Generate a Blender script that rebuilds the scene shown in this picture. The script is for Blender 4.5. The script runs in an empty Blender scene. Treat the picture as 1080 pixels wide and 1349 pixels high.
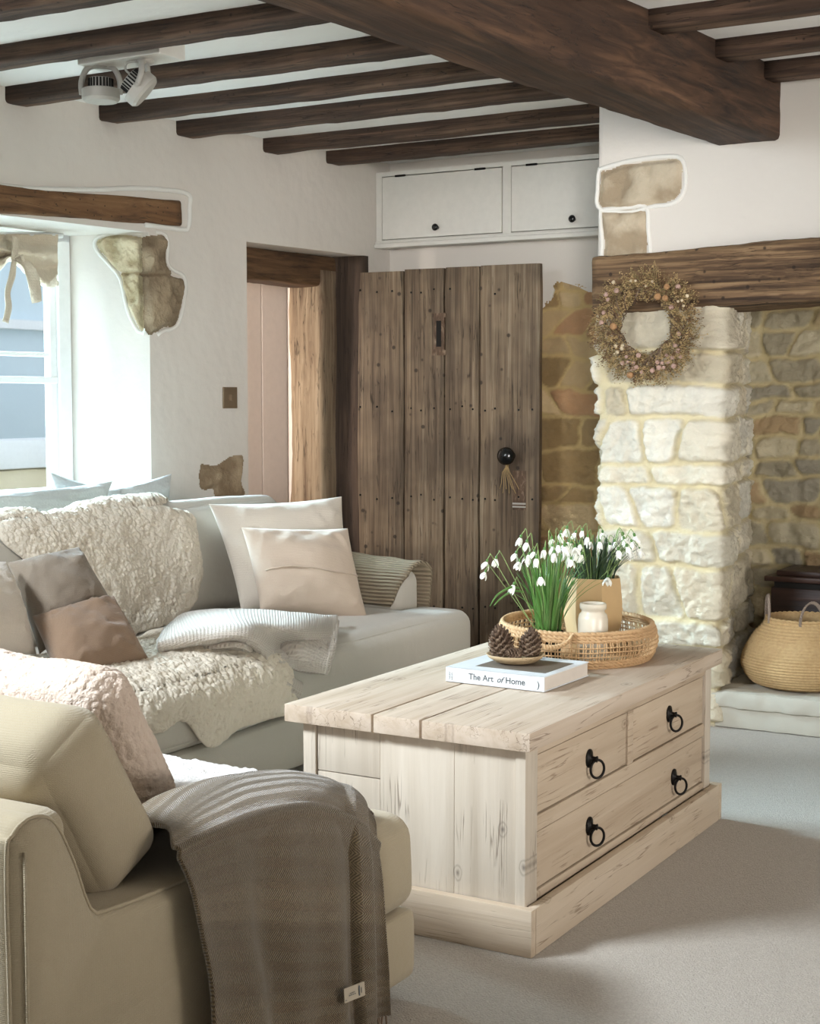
import bpy, bmesh, math, random
import numpy as np
from mathutils import Vector, Matrix
random.seed(7); rng = np.random.default_rng(7)
PI = math.pi
SC = bpy.context.scene
COL = SC.collection
# ------------------------------------------------------------------ camera geometry (used to measure the room)
F = 1990.; CH = 1.2; YAW = math.radians(30.14); CX = 540.; CY = 674.5; HOR = 525.
PIT = math.atan((CY - HOR) / F)
def ray(px, py):
    u = (px - CX) / F; v = (CY - py) / F
    cp, sp = math.cos(PIT), math.sin(PIT)
    fz = -sp + v * cp; fh = cp + v * sp
    return (-math.sin(YAW) * fh + math.cos(YAW) * u, math.cos(YAW) * fh + math.sin(YAW) * u, fz)
def at(px, py, x=None, y=None, z=None):
    r = ray(px, py)
    t = x / r[0] if x is not None else (y / r[1] if y is not None else (z - CH) / r[2])
    return np.array([r[0] * t, r[1] * t, CH + r[2] * t])
# left wall frame: slightly turned against the room
WO = (-3.88, 6.2); WA = (.121, .9927); WN = (.9927, -.121)
def W(u, v, z): return np.array([WO[0] + u * WA[0] + v * WN[0], WO[1] + u * WA[1] + v * WN[1], z])
def wl(px, py, v=0.):
    r = ray(px, py)
    t = (WO[0] * WN[0] + WO[1] * WN[1] + v) / (r[0] * WN[0] + r[1] * WN[1])
    p = (r[0] * t, r[1] * t)
    return ((p[0] - WO[0]) * WA[0] + (p[1] - WO[1]) * WA[1], CH + r[2] * t)

# ------------------------------------------------------------------ noise
def _h(i, j, k, s):
    i = i.astype(np.int64); j = j.astype(np.int64); k = k.astype(np.int64)
    n = (i * 73856093 ^ j * 19349663 ^ k * 83492791 ^ (s * 2654435761)) & 0xffffffff
    n = (n ^ (n >> 13)) * 1274126177 & 0xffffffff
    n = (n ^ (n >> 16)) * 2246822519 & 0xffffffff
    return ((n ^ (n >> 15)) & 0xffff) / 65535.
def vnoise(p, s=0):
    p = np.asarray(p, float); f = np.floor(p); r = p - f; r = r * r * (3 - 2 * r)
    o = 0
    for a in (0, 1):
        for b in (0, 1):
            for c in (0, 1):
                w = (r[..., 0] if a else 1 - r[..., 0]) * (r[..., 1] if b else 1 - r[..., 1]) * (r[..., 2] if c else 1 - r[..., 2])
                o = o + w * _h(f[..., 0] + a, f[..., 1] + b, f[..., 2] + c, s)
    return o * 2 - 1
def fbm(p, o=4, s=0):
    p = np.asarray(p, float); r = 0; a = 1.; t = 0
    for i in range(o):
        r = r + a * vnoise(p * 2 ** i + 17.3 * i, s + i); t += a; a *= .5
    return r / t
def worley(p, s=0):
    p = np.asarray(p, float); f = np.floor(p); best = np.full(p.shape[:-1], 9.)
    for a in (-1, 0, 1):
        for b in (-1, 0, 1):
            for c in (-1, 0, 1):
                q = f + np.array([a, b, c])
                d = 0
                for ax in range(3):
                    d = d + (q[..., ax] + _h(q[..., 0], q[..., 1], q[..., 2], s + ax) - p[..., ax]) ** 2
                best = np.minimum(best, d)
    return np.sqrt(best)
def sstep(x, a, b):
    t = np.clip((x - a) / (b - a), 0, 1); return t * t * (3 - 2 * t)

# ------------------------------------------------------------------ materials
def lin(c):
    if isinstance(c, str):
        c = [int(c[i:i + 2], 16) / 255 for i in (0, 2, 4)]
    return tuple((v / 12.92 if v <= .04045 else ((v + .055) / 1.055) ** 2.4) for v in c) + (1,)
class NT:
    def __init__(s, name):
        s.m = bpy.data.materials.new(name); s.m.use_nodes = True
        s.t = s.m.node_tree; s.b = s.t.nodes['Principled BSDF']; s.co = s.t.nodes.new('ShaderNodeTexCoord')
    def n(s, kind, **k):
        o = s.t.nodes.new(kind)
        for a, b in k.items():
            if a in o.inputs.keys() if hasattr(o.inputs, 'keys') else False: pass
            setattr(o, a, b)
        return o
    def l(s, a, b): s.t.links.new(a, b)
    def mapped(s, scale, src='Object', rot=(0, 0, 0)):
        mp = s.n('ShaderNodeMapping'); s.l(s.co.outputs[src], mp.inputs[0])
        mp.inputs['Scale'].default_value = scale; mp.inputs['Rotation'].default_value = rot
        return mp.outputs[0]
    def noise(s, vec, scale, detail=4, rough=.55, dist=0):
        o = s.n('ShaderNodeTexNoise'); s.l(vec, o.inputs['Vector'])
        o.inputs['Scale'].default_value = scale; o.inputs['Detail'].default_value = detail
        o.inputs['Roughness'].default_value = rough; o.inputs['Distortion'].default_value = dist
        return o.outputs['Fac']
    def ramp(s, fac, stops):
        o = s.n('ShaderNodeValToRGB'); s.l(fac, o.inputs[0]); e = o.color_ramp.elements
        while len(e) < len(stops): e.new(.5)
        for q, (p, c) in zip(e, stops): q.position = p; q.color = lin(c)
        return o.outputs[0]
    def mix(s, f, a, b, mode='MIX'):
        o = s.n('ShaderNodeMix'); o.data_type = 'RGBA'; o.blend_type = mode
        for v, i in ((f, 0), (a, 6), (b, 7)):
            if isinstance(v, (int, float)): o.inputs[i].default_value = v
            elif isinstance(v, (str, tuple)): o.inputs[i].default_value = lin(v)
            else: s.l(v, o.inputs[i])
        return o.outputs[2]
    def math(s, op, a, b=None, c=None):
        o = s.n('ShaderNodeMath'); o.operation = op
        for i, v in enumerate((a, b, c)):
            if v is None: continue
            if isinstance(v, (int, float)): o.inputs[i].default_value = v
            else: s.l(v, o.inputs[i])
        return o.outputs[0]
    def bump(s, h, strength=.3, dist=.01, prev=None):
        o = s.n('ShaderNodeBump'); s.l(h, o.inputs['Height'])
        o.inputs['Strength'].default_value = strength; o.inputs['Distance'].default_value = dist
        if prev is not None: s.l(prev, o.inputs['Normal'])
        return o.outputs[0]
    def done(s, col=None, rough=.8, bump=None, **k):
        if col is not None:
            if isinstance(col, (str, tuple)): s.b.inputs['Base Color'].default_value = lin(col)
            else: s.l(col, s.b.inputs['Base Color'])
        s.b.inputs['Roughness'].default_value = rough
        if bump is not None: s.l(bump, s.b.inputs['Normal'])
        for a, b in k.items(): s.b.inputs[a.replace('_', ' ')].default_value = b
        return s.m
MATS = {}
def plain(name, col, rough=.6, **k):
    t = NT(name); v = t.mapped((1, 1, 1))
    c = t.mix(t.noise(v, 30, 3), tuple(max(0, x * .94) for x in [int(col[i:i + 2], 16) / 255 for i in (0, 2, 4)]), col)
    return t.done(c, rough, None, **k)
def plaster(name, a, b):
    t = NT(name); v = t.mapped((1, 1, 1))
    c = t.mix(t.noise(v, 1.6, 5), a, b)
    h = t.bump(t.noise(v, 3.5, 3), .35, .05); h = t.bump(t.noise(v, 45, 4), .12, .01, h)
    return t.done(c, .92, h)
def wood(name, stops, axis=2, fine=38, along=1.6, rough=.8, bump=.5, knots=0, knotcol='2a1c12', worm=0, big=None, cracks=55, crackcol='1c130d', kplane=(0, 2)):
    t = NT(name); sc = [1, 1, 1]; sc[axis] = along / fine
    v = t.mapped(tuple(x * fine for x in sc))
    n1 = t.noise(v, 1, 6, .6, .6)
    sc2 = [5, 5, 5]; sc2[axis] = .7
    v2 = t.mapped(tuple(sc2)); n2 = t.noise(v2, 1, 4, .6, .3)
    f = t.math('ADD', t.math('MULTIPLY', n1, .55), t.math('MULTIPLY', n2, .45))
    c = t.ramp(f, [(.5 + (p - .5) * .55, q_) for p, q_ in stops])
    if big:
        n3 = t.noise(t.mapped((1, 1, 1)), big[1], 3)
        c = t.mix(t.ramp(n3, [(.38, '000000'), (.62, 'ffffff')]), c, big[0], 'MIX') if len(big) < 3 else t.mix(t.math('MULTIPLY', t.ramp(n3, [(.42, '000000'), (.6, 'ffffff')]), big[2]), c, big[0])
    h = f
    if cracks:
        s4 = [1., 1., 1.]; s4[axis] = .035
        nc = t.noise(t.mapped(tuple(x * cracks for x in s4)), 1, 3, .5, .4)
        ln_ = t.ramp(t.math('ABSOLUTE', t.math('SUBTRACT', nc, .5)), [(.0, 'ffffff'), (.006, 'dddddd'), (.014, '000000')])
        ms = t.ramp(t.noise(t.mapped((1, 1, 1)), 7, 3), [(.47, '000000'), (.58, 'ffffff')])
        kk = t.math('MULTIPLY', ln_, ms)
        c = t.mix(t.math('MULTIPLY', kk, .75), c, crackcol); h = t.math('SUBTRACT', f, t.math('MULTIPLY', kk, .35))
    if knots:
        sx_ = t.n('ShaderNodeSeparateXYZ'); t.l(t.mapped((1, 1, 1)), sx_.inputs[0]); cb_ = t.n('ShaderNodeCombineXYZ')
        for k_, ax_ in enumerate(kplane): t.l(t.math('MULTIPLY', sx_.outputs[ax_], knots * (.75 if ax_ == axis else 1.25)), cb_.inputs[k_])
        vo = t.n('ShaderNodeTexVoronoi'); vo.voronoi_dimensions = '2D'; t.l(cb_.outputs[0], vo.inputs['Vector']); vo.inputs['Scale'].default_value = 1
        dd = t.math('ADD', vo.outputs['Distance'], t.math('MULTIPLY', t.noise(t.mapped((1, 1, 1)), 70, 2), .03))
        k = t.ramp(dd, [(.02, 'ffffff'), (.05, '888888'), (.065, '333333'), (.08, 'bbbbbb'), (.10, '222222'), (.15, '000000')])
        sc_2 = t.n('ShaderNodeSeparateColor'); t.l(vo.outputs['Color'], sc_2.inputs[0])
        k2 = t.math('MULTIPLY', k, t.math('GREATER_THAN', sc_2.outputs[0], .55))
        c = t.mix(t.math('MULTIPLY', k2, .75), c, knotcol)
    if worm:
        vo = t.n('ShaderNodeTexVoronoi'); t.l(t.mapped((1, 1, 1)), vo.inputs['Vector']); vo.inputs['Scale'].default_value = worm
        k = t.ramp(vo.outputs['Distance'], [(.08, 'ffffff'), (.14, '000000')])
        c = t.mix(t.math('MULTIPLY', k, .8), c, '20150c')
    bo = t.bump(h, bump, .012)
    return t.done(c, rough, bo)
def fabric(name, a, b, scale=420, strength=.35, rough=.95, src='Object', blot=6, sheen=.25):
    t = NT(name); v = t.mapped((1, 1, 1), src)
    sp = t.n('ShaderNodeSeparateXYZ'); t.l(v, sp.inputs[0])
    s = lambda i: t.math('SINE', t.math('MULTIPLY', sp.outputs[i], scale * 2))
    w = t.math('ADD', t.math('MULTIPLY', s(0), s(1)), t.math('MULTIPLY', s(2), s(1)))
    w = t.math('ADD', w, s(2))
    n = t.noise(v, scale * .55, 3)
    c = t.mix(t.math('MULTIPLY_ADD', n, .6, t.math('MULTIPLY', t.noise(v, blot, 4), .4)), a, b)
    h = t.bump(t.math('MULTIPLY_ADD', w, .18, n), strength, .003)
    h = t.bump(t.noise(v, 9, 3), .25, .02, h)
    return t.done(c, rough, h, Sheen_Weight=sheen, Specular_IOR_Level=.15)
def attrmat(name, rough=.93, bump=.5, fine=90, tint=None):
    t = NT(name); a = t.n('ShaderNodeAttribute'); a.attribute_name = 'Col'
    v = t.mapped((1, 1, 1)); n = t.noise(v, fine, 5, .65)
    c = t.mix(t.math('MULTIPLY', n, .45), a.outputs['Color'], tint or 'fff4dc', 'MULTIPLY')
    c = t.mix(t.ramp(t.noise(v, 14, 5, .7), [(.45, '000000'), (.7, '666666')]), c, '8c8470')
    h = t.bump(n, bump, .012); h = t.bump(t.noise(v, 24, 4), .4, .02, h)
    return t.done(c, rough, h)
def fleece(name, a, b, sc=85):
    t = NT(name); v = t.mapped((1, 1, 1))
    vo = t.n('ShaderNodeTexVoronoi'); t.l(v, vo.inputs['Vector']); vo.inputs['Scale'].default_value = sc
    n = t.noise(v, 220, 3)
    c = t.mix(t.noise(v, 5, 4), a, b)
    h = t.bump(vo.outputs['Distance'], .18, -.006); h = t.bump(n, .7, .005, h)
    return t.done(c, 1., h, Sheen_Weight=.12, Specular_IOR_Level=.05)

M = {}
M['plaster'] = plaster('wall_plaster', 'd3ccc4', 'dcd6ce')
M['plaster_rim'] = plaster('plaster_rim_white', 'dedcd6', 'e8e5df')
M['ceil'] = plaster('ceiling_paint', 'f1f0ed', 'f6f5f2')
M['beam_y'] = wood('dark_beam_oak_long', [(.28, '1f140d'), (.48, '442f20'), (.7, '6b4e38')], 1, 34, 1.4, .75, .6, big=('3a2618', 2.2, .6))
M['beam_x'] = wood('dark_joist_oak', [(.27, '20160f'), (.46, '48352a'), (.62, '6a5241'), (.8, '85705c')], 0, 42, 1.6, .8, .8, worm=26, big=('3a291d', 3, .5))
M['lintel'] = wood('window_lintel_oak', [(.28, '4a3322'), (.5, '755538'), (.75, '8d6c4b')], 1, 30, 1.6, .85, .5, worm=34)
M['mantel'] = wood('mantel_oak', [(.24, '251810'), (.42, '55402c'), (.58, '80664a'), (.8, '9c8262')], 0, 60, 1.6, .85, .9, worm=16)
M['door'] = wood('weathered_door_oak', [(.15, '2e241c'), (.40, '635240'), (.6, '85725c'), (.85, 'a89882')], 2, 60, 1.5, .7, .9, worm=12, big=('3a2e24', 2.8, .5))
M['post'] = wood('door_post_oak', [(.2, '33261d'), (.42, '74604c'), (.62, '938068'), (.85, 'ab9880')], 2, 34, 1.4, .85, .8)
M['poststop'] = wood('door_stop_oak', [(.25, '20170f'), (.5, '42342a'), (.8, '5e4c3e')], 2, 34, 1.4, .85, .7)
M['postdark'] = wood('door_head_oak', [(.25, '2a1b10'), (.5, '5c432c'), (.8, '7c5f42')], 1, 34, 1.4, .85, .7)
PINE = [(.0, '9a856f'), (.35, 'baa68f'), (.6, 'c6b49e'), (1., 'd2c2af')]
M['pine_y'] = wood('limed_pine_front', PINE, 1, 26, 1.0, .7, .35, knots=5, knotcol='6f543c', cracks=42, crackcol='8a735c', kplane=(1, 2))
M['pine_top'] = wood('limed_pine_top', [(.0, '93806c'), (.35, 'b3a08b'), (.6, 'c3b2a0'), (1., 'd2c5b6')], 1, 26, 1.0, .7, .35, knots=4.5, knotcol='6f5a48', cracks=42, crackcol='7d6a58', kplane=(0, 1))
M['pine_z'] = wood('limed_pine_upright', [(.0, '9c8d7c'), (.3, 'b9ac9b'), (.6, 'c9bdad'), (1., 'd8cec0')], 2, 26, 1.0, .7, .4, knots=5.5, knotcol='5a5048', cracks=42, crackcol='7a6c5e', kplane=(0, 2))
M['pine_x'] = wood('limed_pine_cross', PINE, 0, 26, 1.0, .7, .35, knots=3, knotcol='6f543c', cracks=42, crackcol='75604b')
M['iron'] = plain('black_iron', '1d1a18', .45, Metallic=.7)
M['black'] = plain('black_knob', '0f1112', .18)
M['cab'] = plain('cupboard_paint', 'dedbd4', .6)
M['white'] = plain('white_window_paint', 'eef0f0', .45)
M['sofa'] = fabric('sofa_linen', 'b9b3a9', 'cac4ba', 1000, .25)
M['chair'] = fabric('armchair_linen', 'ab9d84', 'bfb197', 1100, .4)
M['linen'] = fabric('cushion_linen', 'c2b6a8', 'd6ccc0', 800, .4)
M['pinkc'] = fabric('rose_beige_cotton', 'bba897', 'cdbcab', 900, .35)
M['greyc'] = fabric('grey_brown_linen', '75695c', '8a7d6f', 900, .35)
M['brownc'] = fabric('brown_linen', '7d6653', '937b67', 900, .35)
M['sillc'] = fabric('striped_ticking', 'a9aaa8', 'c9cac8', 200, .4)
M['fleece'] = fleece('cream_sheepskin', 'd6c9b6', 'ebe2d4', 110)
M['fleece2'] = fleece('blush_shearling', 'cbb5a4', 'e0d0c2', 110)
M['fur'] = fleece('white_fur', 'e6e2e0', 'f2f0ee', 160)
M['blind'] = fabric('roman_blind_linen', 'c4b7a2', 'd8ccba', 300, .4)
M['paper'] = plain('white_book_cover', 'dfe3e6', .45)
M['pages'] = plain('book_pages', 'd9d0c6', .8)
M['ink'] = plain('grey_ink', '5f6468', .8)
M['photo'] = plain('cover_photograph', '6f665c', .5)
M['ceram'] = plain('cream_stoneware', 'd9cfbd', .25)
M['clay'] = plain('tan_pot', 'b89a6e', .75)
M['leaf'] = plain('snowdrop_leaf', '4f7a35', .45)
M['leafd'] = plain('dark_snowdrop_leaf', '2c4228', .5)
M['stem'] = plain('snowdrop_stem', '86a060', .5)
M['petal'] = plain('snowdrop_petal', 'f4f4ec', .5)
M['soil'] = plain('dark_soil', '2a2018', .95)
M['cone'] = wood('pine_cone_scale', [(.2, '33231b'), (.5, '65503f'), (.8, 'a8937e')], 2, 50, 20, .8, .4)
M['dish'] = wood('turned_wooden_dish', [(.2, '8f7658'), (.5, 'ae9572'), (.8, 'bea684')], 0, 30, 2, .6, .3)
M['steel'] = plain('light_grey_metal', 'b9b5ad', .45)
M['brass'] = plain('bronze_switch_plate', '8d7a64', .4, Metallic=.5)
M['twine'] = plain('jute_twine', 'b49a6d', .9)
M['rope'] = plain('grey_rope', '8d7d70', .9)
M['dark'] = plain('dark_recess', '15110e', .9)
M['wine'] = wood('dark_trunk_wood', [(.25, '1d0f0a'), (.5, '35201a'), (.8, '4c3022')], 0, 30, 1.5, .5, .4)
M['label'] = plain('woven_cloth_label', 'c9bca8', .9)
M['fringe'] = plain('throw_fringe', '8f7a66', .95)
M['stone'] = attrmat('rubble_stone', tint='fff7e6')
M['stonelight'] = attrmat('lime_washed_stone', tint='fffaf0')
M['pinkdoor'] = plain('warm_white_door', 'eadfd6', .55)
t = NT('glass_pane'); M['glass'] = t.done('ffffff', .02, None, Transmission_Weight=1., IOR=1.01, Alpha=.25)
t = NT('carpet'); v = t.mapped((1, 1, 1))
M['carpet'] = t.done(t.mix(t.noise(v, 160, 3), t.mix(t.noise(v, 2.2, 3), '958b7f', 'a69c90'), 'cdc5bb'), 1., t.bump(t.noise(v, 230, 3), .9, .006), Sheen_Weight=.2)
# herringbone wool
t = NT('herringbone_wool'); sp = t.n('ShaderNodeSeparateXYZ'); t.l(t.mapped((1, 1, 1), 'UV'), sp.inputs[0])
zig = t.math('ABSOLUTE', t.math('SUBTRACT', t.math('FRACT', t.math('MULTIPLY', sp.outputs[0], 1 / .034)), .5))
ph = t.math('SINE', t.math('MULTIPLY', t.math('ADD', sp.outputs[1], t.math('MULTIPLY', zig, .034)), 2 * PI / .0052))
v = t.mapped((1, 1, 1)); n = t.noise(v, 300, 3); st = t.math('MULTIPLY_ADD', ph, .28, n)
band = t.ramp(t.math('SINE', t.math('MULTIPLY', sp.outputs[0], 2 * PI / .19)), [(.3, '7c6a4e'), (.7, '8e7b5e')])
M['herring'] = t.done(t.mix(t.ramp(st, [(.2, '000000'), (.8, 'ffffff')]), '483b29', band), 1., t.bump(t.math('ADD', t.math('MULTIPLY', ph, .3), n), .6, .004), Sheen_Weight=.5)
# waffle
t = NT('waffle_cotton'); sp = t.n('ShaderNodeSeparateXYZ'); t.l(t.mapped((1, 1, 1), 'UV'), sp.inputs[0])
sa = t.math('SINE', t.math('MULTIPLY', sp.outputs[0], 2 * PI / .0125)); sb = t.math('SINE', t.math('MULTIPLY', sp.outputs[1], 2 * PI / .0125))
M['waffle'] = t.done(t.mix(t.math('MULTIPLY_ADD', sa, .25, .5), 'b7aca1', 'd3cac0'), 1., t.bump(t.math('MAXIMUM', sa, sb), .5, .004), Sheen_Weight=.3)
t = NT('ribbed_knit'); sp = t.n('ShaderNodeSeparateXYZ'); t.l(t.mapped((1, 1, 1)), sp.inputs[0])
sa = t.math('SINE', t.math('MULTIPLY', t.math('ADD', sp.outputs[2], t.math('MULTIPLY', sp.outputs[1], .6)), 2 * PI / .014))
M['rib'] = t.done(t.mix(t.math('MULTIPLY_ADD', sa, .3, .5), '94856f', 'b5a68f'), 1., t.bump(sa, .8, .006))
# woven straw
def straw(name, a, b, k=190):
    t = NT(name); v = t.mapped((1, 1, 1)); sp = t.n('ShaderNodeSeparateXYZ'); t.l(v, sp.inputs[0])
    s1 = t.math('SINE', t.math('MULTIPLY', sp.outputs[2], 2 * k)); n = t.noise(v, 90, 3)
    return t.done(t.mix(t.math('MULTIPLY_ADD', n, .7, t.math('MULTIPLY', t.noise(v, 9, 2), .3)), a, b), .85, t.bump(n, .6, .004))
M['straw'] = straw('seagrass_weave', '9a7a4e', 'd3b688')
M['rattan'] = straw('rattan_weave', 'a07c55', 'cdac82')

# ------------------------------------------------------------------ objects
ORG = {}
def tagobj(o, label=None, cat=None, group=None, kind=None):
    if label: o['label'] = label
    if cat: o['category'] = cat
    if group: o['group'] = group
    if kind: o['kind'] = kind
    return o
def thing(name, loc, label, cat, group=None):
    o = bpy.data.objects.new(name, None); COL.objects.link(o); o.location = loc; o.empty_display_size = .05
    ORG[o.name] = np.array(loc, float)
    return tagobj(o, label, cat, group)
class G:
    """a mesh being collected, vertices in world metres"""
    def __init__(s): s.v = []; s.f = []; s.n = 0; s.c = []; s.mi = []; s.uv = {}
    def add(s, V, Fc, col=None, mi=0, uv=None):
        V = np.asarray(V, float).reshape(-1, 3)
        s.v.append(V); s.f += [tuple(i + s.n for i in f) for f in Fc]; s.mi += [mi] * len(Fc)
        if col is not None: s.c.append(np.asarray(col, float).reshape(-1, 3))
        if uv is not None:
            for i, q in enumerate(np.asarray(uv).reshape(-1, 2)): s.uv[s.n + i] = q
        s.n += len(V); return s
    def box(s, a, b, bev=0., R=None, seg=2, mi=0):
        a = np.minimum(a, b).astype(float); b2 = np.maximum(a, b).astype(float); b2 = np.maximum(np.array(b, float), a) if False else np.maximum(np.array(a), np.array(b))
        lo = np.minimum(np.array(a, float), np.array(b, float)); hi = b2
        bm = bmesh.new(); bmesh.ops.create_cube(bm, size=1)
        for v in bm.verts: v.co = Vector(((lo[i] + hi[i]) / 2 + v.co[i] * (hi[i] - lo[i]) for i in range(3)))
        if bev > 0: bmesh.ops.bevel(bm, geom=list(bm.edges), offset=bev, segments=seg, affect='EDGES', profile=.6)
        return s.bm(bm, R, mi)
    def bm(s, bm, R=None, mi=0):
        bm.verts.index_update()
        V = np.array([v.co[:] for v in bm.verts]); Fc = [tuple(v.index for v in f.verts) for f in bm.faces]
        if R is not None: V = np.array([R(*p) for p in V])
        bm.free(); return s.add(V, Fc, mi=mi)
    def tube(s, pts, r, seg=8, closed=False, cap=True, mi=0):
        P = np.asarray(pts, float); n = len(P)
        r = np.full(n, r) if np.isscalar(r) else np.asarray(r, float)
        T = np.roll(P, -1, 0) - np.roll(P, 1, 0) if closed else np.gradient(P, axis=0)
        T /= np.linalg.norm(T, axis=1)[:, None] + 1e-12
        up = np.array([0, 0, 1.]) if abs(T[0][2]) < .9 else np.array([1., 0, 0])
        V = []; N = np.cross(T[0], up); N /= np.linalg.norm(N)
        for i in range(n):
            N = N - T[i] * np.dot(N, T[i]); N /= np.linalg.norm(N) + 1e-12
            B = np.cross(T[i], N)
            for k in range(seg):
                a = 2 * PI * k / seg; V.append(P[i] + r[i] * (math.cos(a) * N + math.sin(a) * B))
        Fc = []
        for i in range(n if closed else n - 1):
            j = (i + 1) % n
            for k in range(seg): Fc.append((i * seg + k, i * seg + (k + 1) % seg, j * seg + (k + 1) % seg, j * seg + k))
        if cap and not closed: Fc += [tuple(range(seg))[::-1], tuple((n - 1) * seg + k for k in range(seg))]
        return s.add(V, Fc, mi=mi)
    def lathe(s, prof, c, seg=32, ax=None, mi=0, fn=None):
        c = np.array(c, float); V = []
        if ax is None: e1, e2, e3 = np.eye(3)
        else:
            e3 = np.array(ax, float); e3 /= np.linalg.norm(e3)
            e1 = np.cross(e3, [0, 0, 1.] if abs(e3[2]) < .9 else [1., 0, 0]); e1 /= np.linalg.norm(e1); e2 = np.cross(e3, e1)
        for r, z in prof:
            for k in range(seg):
                a = 2 * PI * k / seg; rr = r if fn is None else fn(r, z, a)
                V.append(c + e1 * rr * math.cos(a) + e2 * rr * math.sin(a) + e3 * z)
        Fc = [(i * seg + k, i * seg + (k + 1) % seg, (i + 1) * seg + (k + 1) % seg, (i + 1) * seg + k) for i in range(len(prof) - 1) for k in range(seg)]
        if prof[0][0] > 1e-5: Fc.append(tuple(range(seg))[::-1])
        if prof[-1][0] > 1e-5: Fc.append(tuple((len(prof) - 1) * seg + k for k in range(seg)))
        return s.add(V, Fc, mi=mi)
    def grid(s, P, col=None, uv=None, closed_u=False, mi=0):
        P = np.asarray(P, float); a, b = P.shape[:2]
        Fc = [(i * b + j, ((i + 1) % a) * b + j, ((i + 1) % a) * b + j + 1, i * b + j + 1) for i in range(a if closed_u else a - 1) for j in range(b - 1)]
        return s.add(P, Fc, col, mi, uv)
    def build(s, name, mat, parent=None, smooth=True, mods=(), weld=0., normals=True):
        V = np.concatenate(s.v)
        org = np.zeros(3)
        p = parent
        org = ORG[p.name] if p is not None else np.zeros(3)
        top = parent is None
        if top:
            org = np.array([(V[:, 0].min() + V[:, 0].max()) / 2, (V[:, 1].min() + V[:, 1].max()) / 2, V[:, 2].min()])
        me = bpy.data.meshes.new(name); me.from_pydata([tuple(p) for p in (V - org)], [], s.f)
        mats = mat if isinstance(mat, (list, tuple)) else [mat]
        for m in mats: me.materials.append(M[m] if isinstance(m, str) else m)
        if len(mats) > 1: me.polygons.foreach_set('material_index', s.mi)
        if s.uv:
            ul = me.uv_layers.new(name='UVMap')
            for lp in me.loops:
                q = s.uv.get(lp.vertex_index)
                if q is not None: ul.data[lp.index].uv = q
        if s.c:
            C = np.concatenate(s.c); at_ = me.color_attributes.new('Col', 'FLOAT_COLOR', 'POINT')
            at_.data.foreach_set('color', np.concatenate([C, np.ones((len(C), 1))], 1).ravel())
        if weld > 0 or normals:
            bm = bmesh.new(); bm.from_mesh(me)
            if weld > 0: bmesh.ops.remove_doubles(bm, verts=bm.verts, dist=weld)
            bmesh.ops.recalc_face_normals(bm, faces=bm.faces); bm.to_mesh(me); bm.free()
        if smooth is True: me.polygons.foreach_set('use_smooth', [True] * len(me.polygons))
        o = bpy.data.objects.new(name, me); COL.objects.link(o)
        if smooth == 'auto': me.polygons.foreach_set('use_smooth', [True] * len(me.polygons)); me.set_sharp_from_angle(angle=math.radians(35))
        if parent is not None: o.parent = parent; o.location = (0, 0, 0); ORG[o.name] = org
        else: o.location = org; ORG[o.name] = org
        for k, kw in mods:
            md = o.modifiers.new(k, k)
            for a, b in kw.items(): setattr(md, a, b)
        return o
def struct(o): o['kind'] = 'structure'; return o
def nrm(P):
    du = np.gradient(P, axis=0); dv = np.gradient(P, axis=1); n = np.cross(du, dv)
    return n / (np.linalg.norm(n, axis=-1)[..., None] + 1e-12)
def uvgrid(P):
    a = np.linalg.norm(np.diff(P, axis=0), axis=-1).mean(1); b = np.linalg.norm(np.diff(P, axis=1), axis=-1).mean(0)
    u = np.concatenate([[0], np.cumsum(a)]); v = np.concatenate([[0], np.cumsum(b)])
    return np.stack(np.meshgrid(u, v, indexing='ij'), -1)
def resamp(P, nu, nv):
    """Catmull-Rom resample a coarse control grid"""
    P = np.asarray(P, float)
    def rs(A, n):
        m = len(A); t = np.linspace(0, m - 1, n); i = np.clip(t.astype(int), 0, m - 2); f = (t - i).reshape((-1,) + (1,) * (A.ndim - 1))
        g = lambda k: A[np.clip(k, 0, m - 1)]
        p0, p1, p2, p3 = g(i - 1), g(i), g(i + 1), g(i + 2)
        return .5 * (2 * p1 + (p2 - p0) * f + (2 * p0 - 5 * p1 + 4 * p2 - p3) * f ** 2 + (3 * p1 - p0 - 3 * p2 + p3) * f ** 3)
    P = rs(P, nu); return np.swapaxes(rs(np.swapaxes(P, 0, 1), nv), 0, 1)
def curve(pts, n): return resamp(np.asarray(pts, float)[:, None, :].repeat(2, 1), n, 2)[:, 0]

# rounded, crowned box cushion: returns mapping f(p in [-1,1]^3) -> world
def rb_map(c, half, r, crown=(0, 0, 0), R=None, wr=0., seed=0, warp=None):
    c = np.array(c, float); half = np.array(half, float); R = np.eye(3) if R is None else np.array(R, float)
    def f(p):
        p = np.asarray(p, float); q = p * half; inner = np.clip(q, -(half - r), half - r); d = q - inner
        L = np.linalg.norm(d, axis=-1)[..., None]; mx = np.max(np.abs(d), axis=-1)[..., None]
        q = inner + np.where(L > 1e-9, d / (L + 1e-12) * mx, 0)
        for ax in range(3):
            a, b = [i for i in range(3) if i != ax]
            q[..., ax] += crown[ax] * p[..., ax] * (1 - np.clip(abs(p[..., a]), 0, 1) ** 2.5) * (1 - np.clip(abs(p[..., b]), 0, 1) ** 2.5)
        w = c + q @ R.T
        if wr:
            n = fbm(w * 7 + seed * 3.1, 3, seed)[..., None] * wr
            w = w + (q / (np.linalg.norm(q, axis=-1)[..., None] + 1e-9)) @ R.T * n
        if warp is not None: w = warp(w, p)
        return w
    return f
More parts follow.
